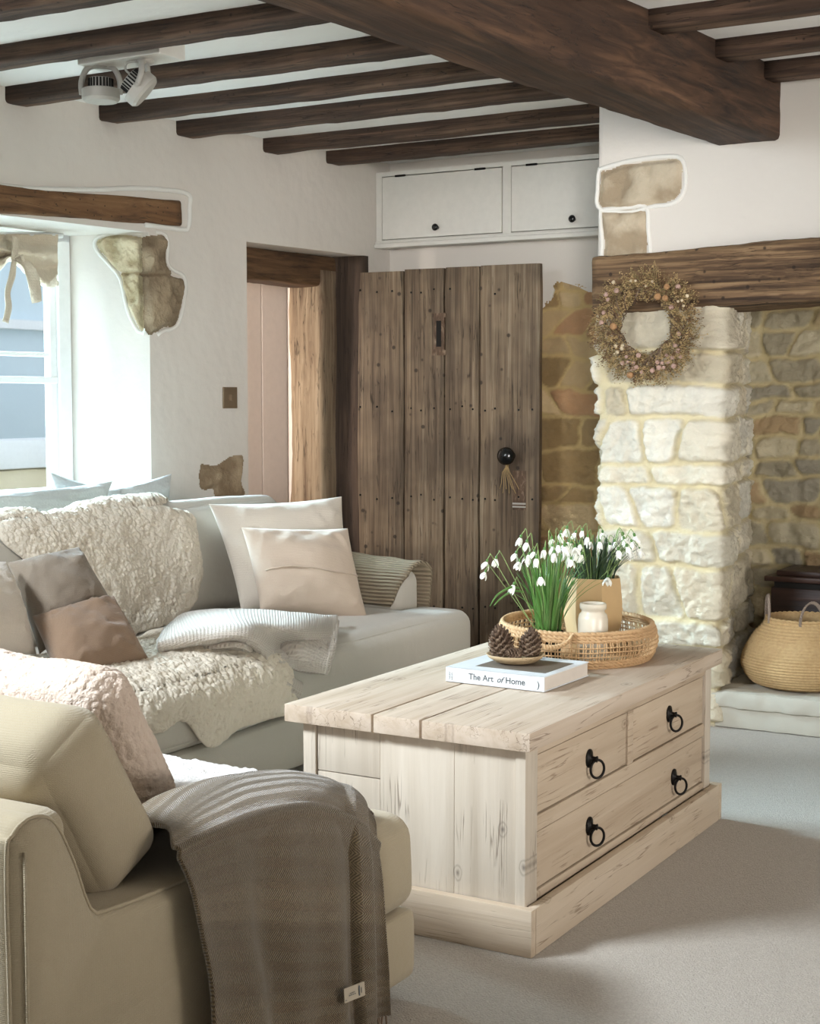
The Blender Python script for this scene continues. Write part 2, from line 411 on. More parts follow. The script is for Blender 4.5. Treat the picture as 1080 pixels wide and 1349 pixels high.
def rb_add(g, f, n=(14, 14, 10), k=.75):
    def ln(m):
        t = np.linspace(-1, 1, m); return np.sign(t) * (1 - (1 - abs(t)) ** (1 / k)) if False else np.sin(t * PI / 2 * .98) / math.sin(PI / 2 * .98)
    for ax in range(3):
        a, b = [i for i in range(3) if i != ax]
        A, B = np.meshgrid(ln(n[a]), ln(n[b]), indexing='ij')
        for s in (-1, 1):
            P = np.zeros(A.shape + (3,)); P[..., a] = A; P[..., b] = B; P[..., ax] = s
            g.grid(f(P))
    return g
def piping(g, f, ax, s, r=.005, n=40, k=.985):
    a, b = [i for i in range(3) if i != ax]; t = np.linspace(-1, 1, n)[:-1] * k; L = []
    for (ua, ub) in ((t, -k), (k, t), (-t, k), (-k, -t)):
        P = np.zeros((n - 1, 3)); P[:, a] = ua; P[:, b] = ub; P[:, ax] = s * k; L.append(P)
    pts = f(np.concatenate(L)); g.tube(pts, r, 6, closed=True)
def pillow(name, c4, thick, mat, label, cat='cushion', n=44, seed=1, pinch=.07, wr=.012, parent=None, fl=None, group=None, flat=.5):
    thick *= 1.3; wr *= 1.15
    """c4: TL, TR, BR, BL corner points"""
    TL, TR, BR, BL = [np.array(c, float) for c in c4]
    u = np.sin(np.linspace(-1, 1, n) * PI / 2); U, V = np.meshgrid(u, u, indexing='ij')
    U2 = U * (1 - pinch * (1 - V ** 2)); V2 = V * (1 - pinch * (1 - U ** 2))
    s = ((U2 + 1) / 2)[..., None]; t = ((V2 + 1) / 2)[..., None]
    P = (TL * (1 - s) + TR * s) * t + (BL * (1 - s) + BR * s) * (1 - t)
    N = np.cross(TR - TL, TL - BL); N /= np.linalg.norm(N)
    h = (np.clip(1 - U ** 2, 0, 1) * np.clip(1 - V ** 2, 0, 1)) ** flat * thick / 2
    edge = (1 - np.maximum(abs(U), abs(V)))
    g = G()
    for sd in (-1, 1):
        w = fbm(np.stack([U * 2 + seed, V * 2.6, U * 0 + sd], -1), 5, seed) * wr
        w += (np.exp(-((np.abs(U) + np.abs(V) - 1.25 + .25 * np.sin(U * 9 + seed)) / .09) ** 2)) * wr * .5
        w += np.sin((U * 7 + V * 5 + fbm(np.stack([U * 2, V * 2, U * 0 + seed], -1), 2) * 5)) * wr * .15
        g.grid(P + N * (sd * (h + w * np.clip(edge * 5, 0, 1)))[..., None])
    if fl:   # fleece displacement handled separately
        pass
    o = g.build(name, mat, parent, True, weld=.0004)
    if label: tagobj(o, label, cat, group)
    return o
def fleece_disp(P, amp=.011, sc=70, seed=0, edge=True):
    N = nrm(P)
    wob = np.stack([fbm(P * sc * .35 + k * 13, 2, seed + 60 + k) for k in range(3)], -1) * .5
    w = worley(P * sc + wob, seed); w2 = worley(P * sc * 1.9 + 5 + wob, seed + 9)
    d = np.sqrt(np.clip(1 - w ** 2, 0, 1)) * amp + np.sqrt(np.clip(1 - w2 ** 2, 0, 1)) * amp * .4 + fbm(P * 9, 3, seed) * amp * .8 + fbm(P * 30, 2, seed + 2) * amp * .5
    J = np.stack([fbm(P * sc * .5 + k * 31, 2, seed + k) for k in range(3)], -1) * amp * .08
    return P + N * d[..., None] + J
def sheet(name, P, mat, thick, parent=None, label=None, cat=None, group=None, sub=0, off=1, uv=True):
    g = G(); g.grid(P, uv=uvgrid(P) if uv else None)
    mods = [('SOLIDIFY', dict(thickness=thick, offset=off))]
    if sub: mods.append(('SUBSURF', dict(levels=sub, render_levels=sub)))
    o = g.build(name, mat, parent, True, mods, normals=False)
    if label: tagobj(o, label, cat, group)
    return o

def hewn(g, p0, p1, w, h, seg=36, amp=.006, seed=0, rad=.012, sag=0, endj=.01, upv=(0, 0, 1)):
    """hewn timber from p0 to p1 (centre line), w across, h tall"""
    p0, p1 = np.array(p0, float), np.array(p1, float); T = p1 - p0; L = np.linalg.norm(T); T /= L
    up = np.array(upv, float); S = np.cross(T, up); S /= np.linalg.norm(S); Up = np.cross(S, T)
    prof = []
    m = 7
    hw, hh = w / 2, h / 2
    for (cx, cy, a0) in ((hw - rad, hh - rad, 0), (-hw + rad, hh - rad, 90), (-hw + rad, -hh + rad, 180), (hw - rad, -hh + rad, 270)):
        for k in range(3):
            a = math.radians(a0 + 45 * k); prof.append((cx + rad * math.cos(a), cy + rad * math.sin(a)))
        # fill to next corner
        nx = {0: (-1, 0), 90: (0, -1), 180: (1, 0), 270: (0, 1)}[a0]; ln_ = (w if nx[0] else h) - 2 * rad
        bx, by = prof[-1]
        for q in range(1, m): prof.append((bx + nx[0] * ln_ * q / m, by + nx[1] * ln_ * q / m))
    prof = np.array(prof); tt = np.linspace(0, 1, seg)
    C = p0 + T * (tt * L)[:, None] + Up * (-sag * np.sin(tt * PI))[:, None]
    C = C + S * (vnoise(np.stack([tt * L * 1.3, tt * 0, tt * 0 + seed], -1), seed) * amp * 1.2)[:, None]
    P = C[:, None] + S * prof[None, :, :1] + Up * prof[None, :, 1:]
    d = (P - C[:, None]); dn = d / np.linalg.norm(d, axis=-1)[..., None]
    q = P * np.array([3, 3, 3.]) + seed
    P = P + dn * (fbm(q * 1.6, 4, seed) * amp + fbm(P * 22, 3, seed + 5) * amp * .35)[..., None]
    n = len(prof); V = P.reshape(-1, 3)
    Fc = [(i * n + k, i * n + (k + 1) % n, (i + 1) * n + (k + 1) % n, (i + 1) * n + k) for i in range(seg - 1) for k in range(n)]
    Fc += [tuple(range(n))[::-1], tuple((seg - 1) * n + k for k in range(n))]
    return g.add(V, Fc)

# ------------------------------------------------------------------ stone surfaces (real relief)
def auto_rows(z0, z1, u0, u1, hmin, hmax, wmin, wmax, seed):
    r = random.Random(seed); rows = []; z = z0
    while z < z1:
        h = r.uniform(hmin, hmax); cuts = [u0 - r.uniform(0, wmin)]
        while cuts[-1] < u1: cuts.append(cuts[-1] + r.uniform(wmin, wmax))
        rows.append((z, min(z + h, z1 + h), cuts)); z += h
    return rows
def stone_field(U, Z, rows, amp, joint, seed, warp=.018, rough=1., skew=.35):
    q = np.stack([U * 5, Z * 5, U * 0 + seed], -1)
    Uw = U + fbm(q, 3, seed) * warp * 1.6; Zw = Z + fbm(q + 40, 3, seed + 3) * warp
    d = np.full(U.shape, -1.); cid = np.zeros(U.shape); lu = np.zeros(U.shape); lz = np.zeros(U.shape)
    r = random.Random(seed)
    k = 0
    for (z0, z1, cuts) in rows:
        tl = [r.uniform(-skew, skew) for _ in cuts]
        for a in range(len(cuts) - 1):
            k += 1
            zz = (Zw - (z0 + z1) / 2)
            ul = cuts[a] + tl[a] * zz; ur = cuts[a + 1] + tl[a + 1] * zz
            du = np.minimum(Uw - ul, ur - Uw); dz = np.minimum(Zw - z0, z1 - Zw)
            s = joint * .5 + .022
            dd = np.where((du < s) & (dz < s), s - np.sqrt(np.clip(s - du, 0, 9) ** 2 + np.clip(s - dz, 0, 9) ** 2), np.minimum(du, dz))
            m = dd > d
            d = np.where(m, dd, d); cid = np.where(m, k, cid); lu = np.where(m, Uw - (ul + ur) / 2, lu); lz = np.where(m, zz, lz)
    st = sstep(d + fbm(np.stack([U * 45, Z * 45, U * 0], -1), 3, seed + 21) * .007, joint * .3, joint * .3 + .011)
    hh = lambda s: _h(cid, cid * 0 + s, cid * 0 + seed, s)
    tilt = (hh(1) - .5) * lu * .16 + (hh(2) - .5) * lz * .25
    face = fbm(np.stack([U * 16, Z * 16, U * 0 + cid * 3.7], -1), 5, seed + 7)
    pits = np.abs(fbm(np.stack([U * 30, Z * 45, U * 0 + cid], -1), 3, seed + 11))
    fine = fbm(np.stack([U * 70, Z * 95, U * 0 + cid], -1), 4, seed + 31)
    ridge = 1 - np.abs(fbm(np.stack([U * 22, Z * 30, U * 0 + cid * 1.7], -1), 4, seed + 41)) * 3
    h = st * (amp * (.5 + .5 * hh(3)) + tilt + face * amp * .75 * rough + ridge * amp * .22 * rough + fine * amp * .22 * rough - (pits < .06) * amp * .2 * rough) + (1 - st) * (amp * .22 + fbm(np.stack([U * 18, Z * 18, U * 0], -1), 4, seed + 13) * amp * .35)
    return h, st, cid, hh, face
def stone_wall(name, path, z0, z1, rows, mat, parent, amp=.02, joint=.012, seed=1, step=.007, stonecols=(), mortar='cdbd98', keep=None, rough=1., tone=None, batter=None, skew=.35, warp=.018):
    """path: list of (x,y) ; relief outward = right hand side of path direction"""
    path = np.array(path, float); sl = np.linalg.norm(np.diff(path, axis=0), axis=1); cum = np.concatenate([[0], np.cumsum(sl)])
    nu = max(2, int(cum[-1] / step)); nz = max(2, int((z1 - z0) / step))
    u = np.linspace(0, cum[-1], nu); z = np.linspace(z0, z1, nz)
    X = np.interp(u, cum, path[:, 0]); Y = np.interp(u, cum, path[:, 1])
    # smoothed normals round the corners
    us = np.linspace(-.03, .03, 9)
    tx = np.mean([np.gradient(np.interp(u + s, cum, path[:, 0]), u) for s in us], 0); ty = np.mean([np.gradient(np.interp(u + s, cum, path[:, 1]), u) for s in us], 0)
    X = np.mean([np.interp(np.clip(u + s * .5, 0, cum[-1]), cum, path[:, 0]) for s in us], 0); Y = np.mean([np.interp(np.clip(u + s * .5, 0, cum[-1]), cum, path[:, 1]) for s in us], 0)
    L = np.hypot(tx, ty) + 1e-9; nx, ny = ty / L, -tx / L
    U, Z = np.meshgrid(u, z, indexing='ij')
    h, st, cid, hh, face = stone_field(U, Z, rows, amp, joint, seed, warp, rough, skew)
    if batter is not None: h = h + batter(U, Z)
    P = np.stack([X[:, None] + nx[:, None] * h, Y[:, None] + ny[:, None] * h, Z + 0 * U], -1)
    cols = np.array([lin(c)[:3] for c in stonecols]); mc = np.array(lin(mortar)[:3])
    idx = np.clip((hh(5) * len(cols)).astype(int), 0, len(cols) - 1)
    sc = cols[idx] * (1 + .18 * face[..., None]) * (.9 + .2 * hh(6)[..., None])
    C = sc * st[..., None] + mc * (1 - st[..., None])
    if tone is not None: C = C * tone(U, Z)[..., None]
    g = G(); a, b = P.shape[:2]
    if keep is None: g.grid(P, C)
    else:
        K = keep(U, Z)
        Fc = [(i * b + j, (i + 1) * b + j, (i + 1) * b + j + 1, i * b + j + 1) for i in range(a - 1) for j in range(b - 1) if K[i, j] and K[i + 1, j] and K[i, j + 1] and K[i + 1, j + 1]]
        g.add(P, Fc, C)
    return g.build(name, mat, parent, True, normals=False)

# ================================================================== CAMERA, WORLD, LIGHT
FWD = np.array([-math.sin(YAW), math.cos(YAW), 0]); RGT = np.array([math.cos(YAW), math.sin(YAW), 0])
def pd(px, py, d):
    p = at(px, py, z=0)
    r = np.array(ray(px, py)); k = d / np.dot(r, FWD)
    return np.array([0, 0, CH]) + r * k
cam = bpy.data.objects.new('camera', bpy.data.cameras.new('camera')); COL.objects.link(cam)
cam.location = (0, 0, CH); cam.rotation_euler = (PI / 2 - PIT, 0, YAW)
cam.data.sensor_fit = 'HORIZONTAL'; cam.data.sensor_width = 36; cam.data.lens = F / 1080 * 36; cam.data.clip_start = .05
SC.camera = cam
SC.view_settings.view_transform = 'Standard'; SC.view_settings.look = 'None'; SC.view_settings.exposure = 0; SC.view_settings.gamma = 1
SC.view_settings.use_curve_mapping = False
SC.cycles.use_denoising = True
SC.cycles.max_bounces = 8; SC.cycles.diffuse_bounces = 5; SC.cycles.sample_clamp_indirect = 6
w = bpy.data.worlds.new('sky'); SC.world = w; w.use_nodes = True
w.node_tree.nodes['Background'].inputs[0].default_value = (.80, .90, 1, 1); w.node_tree.nodes['Background'].inputs[1].default_value = .55
def area(name, loc, target, sx, sy, power, col, spread=180):
    l = bpy.data.lights.new(name, 'AREA'); l.shape = 'RECTANGLE'; l.size = sx; l.size_y = sy; l.energy = power; l.color = col; l.spread = math.radians(spread)
    o = bpy.data.objects.new(name, l); COL.objects.link(o); o.location = loc
    o.rotation_euler = (Vector(target) - Vector(loc)).to_track_quat('-Z', 'Y').to_euler(); return o
area('window_daylight', W(-2.8, -4.4, 3.3), (-1.1, 4.1, 0), 2.4, 2.0, 310, (.62, .87, 1), 60)
area('side_window_daylight', (-7.7, -5.2, 2.9), (-2.0, 5.3, .7), 2.0, 1.8, 19, (.84, .95, 1), 17)
area('near_floor_fill', (-3.1, 1.0, 2.31), (-1.1, 3.3, 0), .8, .7, 52, (.84, .93, 1), 120)  # steep lamp added under the closed ceiling for the near floor and table shadow
area('rear_fill', (.6, -1.1, 1.5), (-3.4, 6.2, 1.6), 1.3, 1.1, 6, (1, .97, .93), 30)  # added fill lamp behind the camera, brightens the far walls and cupboards
area('right_fill', (2.3, 3.2, .9), (-2.6, 4.0, 2.2), 1.6, 1.0, 16, (1, .95, .89), 110)  # unseen fill lamp added at the right wall, aimed up to lift the ceiling
area('passage_lamp', W(-.88, -.64, 1.25), W(1, -.74, 1.1), .14, 1.5, 6.5, (1, .89, .80))
SC.view_settings.exposure = 1.24

# ================================================================== ROOM SHELL
CZ = 2.345
g = G().box((-5.6, -1.2, -.06), (2.4, 6.9, 0)); struct(g.build('floor', 'carpet', smooth=False))
g = G().box((-4.95, -1.2, CZ), (2.4, 6.9, CZ + .06)); struct(g.build('ceiling', 'ceil', smooth=False))
def prism(g, plan, z0, z1, f=None, mi=0):
    n = len(plan); mk = f or (lambda a, b, z: W(a, b, z))
    V = [mk(a, b, z0) for a, b in plan] + [mk(a, b, z1) for a, b in plan]
    Fc = [tuple(range(n)), tuple(range(n, 2 * n))] + [(i, (i + 1) % n, n + (i + 1) % n, n + i) for i in range(n)]
    return g.add(V, Fc, mi=mi)
UW1 = -1.365; UW0 = -2.95; ZS = .745; ZH = 1.875; UD0 = -.785; UD1 = -.02; ZD = 1.885
g = G(); T = -.52
prism(g, [(-7.4, 0), (-7.0, 0), (-7.0, T), (-7.4, T)], 0, CZ)
prism(g, [(-7.0, 0), (-5.2, 0), (-5.2, T), (-7.0, T)], 0, .45); prism(g, [(-7.0, 0), (-5.2, 0), (-5.2, T), (-7.0, T)], 2.05, CZ)
prism(g, [(-5.2, 0), (UW0, 0), (UW0 + .1, T), (-5.2, T)], 0, CZ)
prism(g, [(UW0, 0), (UW1, 0), (UW1 - .1, -.38), (UW1 - .1, T), (UW0 + .1, T)], 0, ZS)
prism(g, [(UW0, 0), (UW1, 0), (UW1 - .1, -.38), (UW1 - .1, T), (UW0 + .1, T)], ZH, CZ)
prism(g, [(UW1, 0), (UD0, 0), (UD0, T), (UW1 - .1, T), (UW1 - .1, -.38)], 0, CZ)
prism(g, [(UD0, 0), (.35, 0), (.35, T), (UD0, T)], ZD, CZ)
prism(g, [(.07, 0), (.35, 0), (.35, T), (.07, T)], 0, ZD)
wall_left = struct(g.build('wall_left', 'plaster', smooth=False))
g = G(); prism(g, [(-1.0, -.81), (2.1, -.81), (2.1, -.88), (-1.0, -.88)], 0, CZ); prism(g, [(-1.0, T), (-.93, T), (-.93, -.88), (-1.0, -.88)], 0, CZ)
prism(g, [(2.0, T), (2.1, T), (2.1, -.88), (2.0, -.88)], 0, CZ); prism(g, [(.35, -.5), (2.1, -.5), (2.1, -.56), (.35, -.56)], 0, CZ)
struct(g.build('wall_passage', 'plaster', smooth=False))
# back wall: plaster skin with a ragged lower edge where the stone shows
YB = 6.45
def xz(px, py, y): p = at(px, py, y=y); return (p[0], p[2])
edge = [xz(790, 392, YB), xz(775, 384, YB), xz(760, 377, YB), xz(740, 371, YB), xz(732, 381, YB), xz(727, 398, YB), xz(714, 408, YB), (-3.1, 1.6), (-3.2, .0)]
poly = [(-4.0, 0), (-4.0, CZ), (-2.1, CZ), (-2.1, edge[0][1])] + edge
g = G().box((-4.3, YB + .03, 0), (-2.1, YB + .3, CZ))
prism(g, poly, YB - .014, YB + .05, lambda a, b, z: np.array([a, z, b]))
wall_back = struct(g.build('wall_back', 'plaster', smooth=False))
# chimney breast
YC = 5.284
g = G().box((-2.262, YC, 1.6), (.45, 6.5, CZ)); g.box((.43, YC, 0), (.6, 6.5, CZ)); g.box((.6, YC + .5, 0), (2.4, 6.5, CZ))
wall_chim = struct(g.build('wall_chimney_breast', 'plaster', smooth=False, mods=[('BEVEL', dict(width=.02, segments=3, limit_method='ANGLE'))]))

g = G(); g.box((2.4, -1.2, 0), (2.5, 6.9, CZ)); struct(g.build('wall_right', 'plaster', smooth=False))
g = G(); g.box((-4.9, -1.3, 0), (2.5, -1.2, CZ)); struct(g.build('wall_rear', 'plaster', smooth=False))
# patches of bare stone showing through the plaster
def inpoly(A, B, P):
    c = np.zeros(A.shape, bool); n = len(P); sd = np.full(A.shape, 9.)
    for i in range(n):
        x0, y0 = P[i]; x1, y1 = P[(i + 1) % n]
        cond = ((y0 > B) != (y1 > B)); xi = (x1 - x0) * (B - y0) / (y1 - y0 + 1e-12) + x0
        c ^= cond & (A < xi)
        dx, dy = x1 - x0, y1 - y0; t_ = np.clip(((A - x0) * dx + (B - y0) * dy) / (dx * dx + dy * dy + 1e-12), 0, 1)
        sd = np.minimum(sd, np.hypot(A - x0 - t_ * dx, B - y0 - t_ * dy))
    return np.where(c, sd, -sd)
def patch(name, poly, f, parent, cols, amp=.016, seed=1, rim=True, skip=None, step=.005, mat='stone', label=None, split=()):
    poly = [tuple(p) for p in curve([list(p) + [0] for p in poly + [poly[0]]], len(poly) * 5)[:-1, :2]]
    P = np.array(poly); a0, b0 = P.min(0) - .01; a1, b1 = P.max(0) + .01
    A, B = np.meshgrid(np.arange(a0, a1, step), np.arange(b0, b1, step), indexing='ij')
    jig = fbm(np.stack([A * 18, B * 18, A * 0 + seed], -1), 4, seed) * .012
    sd = inpoly(A, B, poly) + jig
    n = fbm(np.stack([A * 13, B * 13, A * 0 + seed], -1), 6, seed) * 1.5
    h = sstep(sd, 0, .02) * amp * (1 + .9 * n)
    for s in split: h -= np.exp(-((B - s - .01 * n) / .006) ** 2) * amp * .8
    V = np.stack([A, B, h], -1).reshape(-1, 3); V = np.array([f(*p) for p in V])
    a, b = A.shape; K = sd > 0
    Fc = [(i * b + j, (i + 1) * b + j, (i + 1) * b + j + 1, i * b + j + 1) for i in range(a - 1) for j in range(b - 1) if K[i, j] or K[i + 1, j + 1]]
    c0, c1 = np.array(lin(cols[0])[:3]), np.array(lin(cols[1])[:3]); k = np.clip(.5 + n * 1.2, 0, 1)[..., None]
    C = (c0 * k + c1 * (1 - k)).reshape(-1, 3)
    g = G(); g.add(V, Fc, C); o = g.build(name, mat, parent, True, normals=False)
    if label: o['label'] = label
    if rim:
        g = G(); n_ = len(poly); pts = []
        cen = P.mean(0)
        for i, (x, y) in enumerate(poly):
            tx, ty = P[(i + 1) % n_] - P[i - 1]; L = math.hypot(tx, ty) + 1e-9; nx, ny = ty / L, -tx / L
            area_s = sum(P[q][0] * P[(q + 1) % n_][1] - P[(q + 1) % n_][0] * P[q][1] for q in range(n_))
            if area_s < 0: nx, ny = -nx, -ny
            pts.append(f(x + nx * .011, y + ny * .011, -.001))
        if skip:
            keep_ = [i for i, p_ in enumerate(poly) if not skip(*p_)]
            # rotate so the kept run is contiguous
            st_ = next((i for i in keep_ if (i - 1) % n_ not in keep_), keep_[0]); run = []
            i = st_
            while i in keep_: run.append(pts[i]); i = (i + 1) % n_
            g.tube(run, .009, 8)
        else: g.tube(pts, .009, 8, closed=True)
        g.build('plaster_lip', 'plaster_rim', parent)
    return o
SAND = ('c8bba6', 'a4937c')
fW = lambda u, z, h: W(u, h, z)
q = lambda *ps: [wl(*p) for p in ps]
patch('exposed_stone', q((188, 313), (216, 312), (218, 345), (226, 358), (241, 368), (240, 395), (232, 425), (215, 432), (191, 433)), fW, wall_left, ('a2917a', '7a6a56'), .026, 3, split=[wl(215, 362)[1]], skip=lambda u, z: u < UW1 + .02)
# same stone on the window jamb, painted lighter for the window light on it
def jam(px, py):   # hit the splayed jamb plane
    p0 = W(UW1, 0, 0); d = W(UW1 - .1, -.38, 0) - p0; L = np.linalg.norm(d); d /= L; nn = np.array([-d[1], d[0]])
    r = ray(px, py); t_ = (p0[:2] @ nn) / (r[0] * nn[0] + r[1] * nn[1]); h = (np.array([r[0] * t_, r[1] * t_]) - p0[:2]) @ d[:2]
    return (h, CH + r[2] * t_)
_p0 = W(UW1, 0, 0); _d = W(UW1 - .1, -.38, 0) - _p0; _d /= np.linalg.norm(_d); _n = np.array([_d[1], -_d[0], 0]) * (1 if (_d[1] * 0 - _d[0] * -1) else 1)
if _n[1] > 0: _n = -_n
fJ = lambda s, z, h: _p0 + _d * s + _n * h + np.array([0, 0, z])
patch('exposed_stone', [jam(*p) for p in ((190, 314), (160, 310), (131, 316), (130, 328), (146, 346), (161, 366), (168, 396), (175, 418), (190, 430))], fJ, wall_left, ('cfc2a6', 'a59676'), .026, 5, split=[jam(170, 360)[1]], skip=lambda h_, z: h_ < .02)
patch('exposed_stone', q((264, 611), (285, 613), (300, 604), (319, 602), (318, 630), (319, 656), (285, 656), (280, 645), (264, 642)), fW, wall_left, ('a8957c', '87735c'), .014, 8, rim=False)
fC = lambda x, z, h: np.array([x, YC - h, z])
qc = lambda *ps: [xz(*p, YC) for p in ps]
patch('exposed_stone', qc((792, 226), (830, 216), (880, 210), (897, 216), (898, 248), (886, 264), (860, 268), (830, 276), (793, 272), (791, 250)), fC, wall_chim, SAND, .016, 12)
patch('exposed_stone', qc((794, 280), (830, 277), (848, 276), (850, 300), (849, 345), (801, 345), (797, 318)), fC, wall_chim, SAND, .016, 13)

# ---- window 1
vf = -.36
win = thing('window_1', W(-2.2, vf, ZS), 'white casement window in the deep splayed recess behind the sofa', 'window'); win['kind'] = 'structure'; del win['category']
def wbox(g, u0, u1, z0, z1, v0, v1): return prism(g, [(u0, v0), (u1, v0), (u1, v1), (u0, v1)], z0, z1)
u1 = UW1 - .105; u0 = UW0 + .08
zt, zb = ZH + .02, ZS
g = G(); wbox(g, u1 - .065, u1, zb, zt, vf, vf - .07); wbox(g, u0, u0 + .065, zb, zt, vf, vf - .07); wbox(g, u0, u1, zb, zb + .045, vf, vf - .07); wbox(g, u0, u1, zt - .05, zt, vf, vf - .07)
wbox(g, -2.23, -2.17, zb, zt, vf, vf - .07)
BV = [('BEVEL', dict(width=.004, segments=2))]
g.build('window_frame', 'white', win, smooth=False, mods=BV)
for (a, b) in ((u0 + .065, -2.23), (-2.17, u1 - .065)):
    g = G(); v0, v1 = vf - .015, vf - .055
    wbox(g, a, a + .035, zb + .045, zt - .05, v0, v1); wbox(g, b - .035, b, zb + .045, zt - .05, v0, v1)
    wbox(g, a, b, zb + .045, zb + .085, v0, v1); wbox(g, a, b, zt - .09, zt - .05, v0, v1); wbox(g, a, b, 1.262, 1.29, v0 + .004, v1); wbox(g, a, b, 1.372, 1.39, v0 - .01, v1)
    g.build('sash', 'white', win, smooth=False, mods=BV)
    g = G(); wbox(g, a + .03, b - .03, zb + .08, zt - .08, vf - .034, vf - .038); g.build('pane', 'glass', win, smooth=False)
g = G(); wbox(g, UW0 - .0, UW1, ZS, ZS + .018, .02, vf); struct(g.build('trim_1', 'plaster_rim', smooth=False, mods=BV))
# ---- window 2 (outside the frame, lights the near floor)
g = G()
for a_ in ((-7.0, -6.94, .45, 2.05), (-5.26, -5.2, .45, 2.05), (-7.0, -5.2, .45, .5), (-7.0, -5.2, 2.0, 2.05), (-6.13, -6.07, .45, 2.05)): wbox(g, *a_, -.3, -.36)
struct(g.build('window_2', 'white', smooth=False, mods=BV))
# ---- door 2 : white plank door in the passage
vd = -.75
d2 = thing('door_2', W(.3, vd, 0), 'tall cream plank door seen through the doorway', 'door'); d2['kind'] = 'structure'; del d2['category']
cuts = [wl(p, 500, vd)[0] for p in (325, 345, 379, 421)]; dw = cuts[2] - cuts[1]
cuts = [cuts[1] - dw * 2, cuts[1] - dw, cuts[1], cuts[2], cuts[2] + dw * .98]
g = G()
for a, b in zip(cuts[:-1], cuts[1:]): wbox(g, a + .0025, b - .0025, .01, 2.0, vd, vd - .03)
wbox(g, cuts[0], cuts[-1], .02, 1.99, vd - .012, vd - .034)
g.build('door_panel', 'pinkdoor', d2, smooth=False, mods=[('BEVEL', dict(width=.004, segments=2))])
hz0, hz1 = wl(407, 516, vd)[1], wl(407, 557, vd)[1]; hu = wl(407, 530, vd)[0]
g = G()
for z_ in (hz0, hz1): g.lathe([(0, .009), (.012, .008), (.016, 0), (.016, -.002)], W(hu, vd + .002, z_), 14, ax=(WN[0], WN[1], 0))
g.tube([W(hu, vd + .01, hz0), W(hu, vd + .03, hz0 - .02), W(hu + .012, vd + .045, (hz0 + hz1) / 2), W(hu, vd + .03, hz1 + .02), W(hu, vd + .01, hz1)], .0055, 8)
g.build('door_handle', 'iron', d2)
g = G(); wbox(g, cuts[-1] + .004, cuts[-1] + .07, 0, 2.06, vd + .01, vd - .05); wbox(g, cuts[0] - .07, cuts[-1] + .07, 2.0, 2.06, vd + .01, vd - .05); g.build('door_frame', 'pinkdoor', d2, smooth=False)
# ---- door 1: old plank door + frame
fr = thing('door_frame', W(-.4, -.14, 0), 'rough brown oak door frame around the doorway beside the weathered plank door', 'door frame')
g = G(); hewn(g, W(-.07, -.24, 0), W(-.07, -.24, ZD - .07), .15, .2, 40, .014, 21, .02, upv=(1, 0, 0)); g.build('post', 'post', fr)
g = G(); hewn(g, W(.035, -.09, 0), W(.035, -.09, ZD), .055, .19, 40, .008, 31, .012, upv=(1, 0, 0)); g.build('stop_post', 'poststop', fr)
g = G(); hewn(g, W(UD0 - .02, -.25, ZD - .062), W(.06, -.25, ZD - .075), .2, .15, 30, .01, 23, .02); g.build('head_beam', 'postdark', fr)
# old door, standing open along the back wall
A0 = np.array([-3.86, 6.17]); p1 = at(714, 500, y=6.24); A1 = p1[:2]; DD = (A1 - A0); DL = np.linalg.norm(DD); DD /= DL; DN = np.array([DD[1], -DD[0]])
ztop = at(590, 354, y=6.2)[2]
d1 = thing('door_1', (A0[0], A0[1], 0), 'weathered grey-brown oak plank door standing open against the back wall', 'door'); d1['kind'] = 'structure'; del d1['category']
def onDoor(px, py):
    r = ray(px, py); t_ = (A0 @ DN) / (r[0] * DN[0] + r[1] * DN[1]); p = np.array([r[0] * t_, r[1] * t_]); return (p - A0) @ DD, CH + r[2] * t_
ds = [0.0] + [onDoor(p, 500)[0] for p in (535, 588, 634)] + [DL]
g = G(); nz = 90; rr = random.Random(3)
for k, (a, b) in enumerate(zip(ds[:-1], ds[1:])):
    zz = np.linspace(.012, ztop + [-.004, .002, .004, .006][k], nz); ss = np.linspace(0, 1, 16)
    eL = a + .0045 + .0025 * vnoise(np.stack([zz * 6, zz * 0, zz * 0 + k], -1), 4); eR = b - .0045 + .0025 * vnoise(np.stack([zz * 6, zz * 0, zz * 0 + k + 1.], -1), 5)
    if k == 0: eL = eL + .012 * sstep(zz, ztop - .18, ztop) + .006 * vnoise(np.stack([zz * 5, zz * 0, zz * 0], -1), 9)
    S_ = eL[:, None] * (1 - ss) + eR[:, None] * ss; Z_ = zz[:, None] + 0 * S_
    ed = np.minimum(ss, 1 - ss)[None] * (b - a); v_ = .0 + .028 * 1 - .006 * np.exp(-ed / .004)
    v_ = v_ + fbm(np.stack([S_ * 40, Z_ * 3, S_ * 0 + k], -1), 5, k) * .0025 + .002 * k % .003
    P = np.stack([A0[0] + DD[0] * S_ + DN[0] * v_, A0[1] + DD[1] * S_ + DN[1] * v_, Z_], -1)
    B_ = np.stack([A0[0] + DD[0] * S_ - DN[0] * .01, A0[1] + DD[1] * S_ - DN[1] * .01, Z_], -1)
    g.grid(P); g.grid(B_); 
    for e in (0, -1): g.grid(np.stack([P[:, e], B_[:, e]], 1)); g.grid(np.stack([P[e], B_[e]], 1))
g.build('door_panel', 'door', d1)
dp = lambda s, h, z: np.array([A0[0] + DD[0] * s + DN[0] * h, A0[1] + DD[1] * s + DN[1] * h, z])
g = G()
for zpx in (385, 538, 655, 800):
    for px in (478, 500, 520, 545, 558, 575, 596, 612, 626, 642, 655, 686, 704):
        if zpx == 385 and px > 600 and px != 655: continue
        s, z_ = onDoor(px, zpx + rr.uniform(-4, 4)); g.lathe([(0, .004), (.004, .003), (.0055, 0)], dp(s, .029, z_), 8, ax=(DN[0], DN[1], 0))
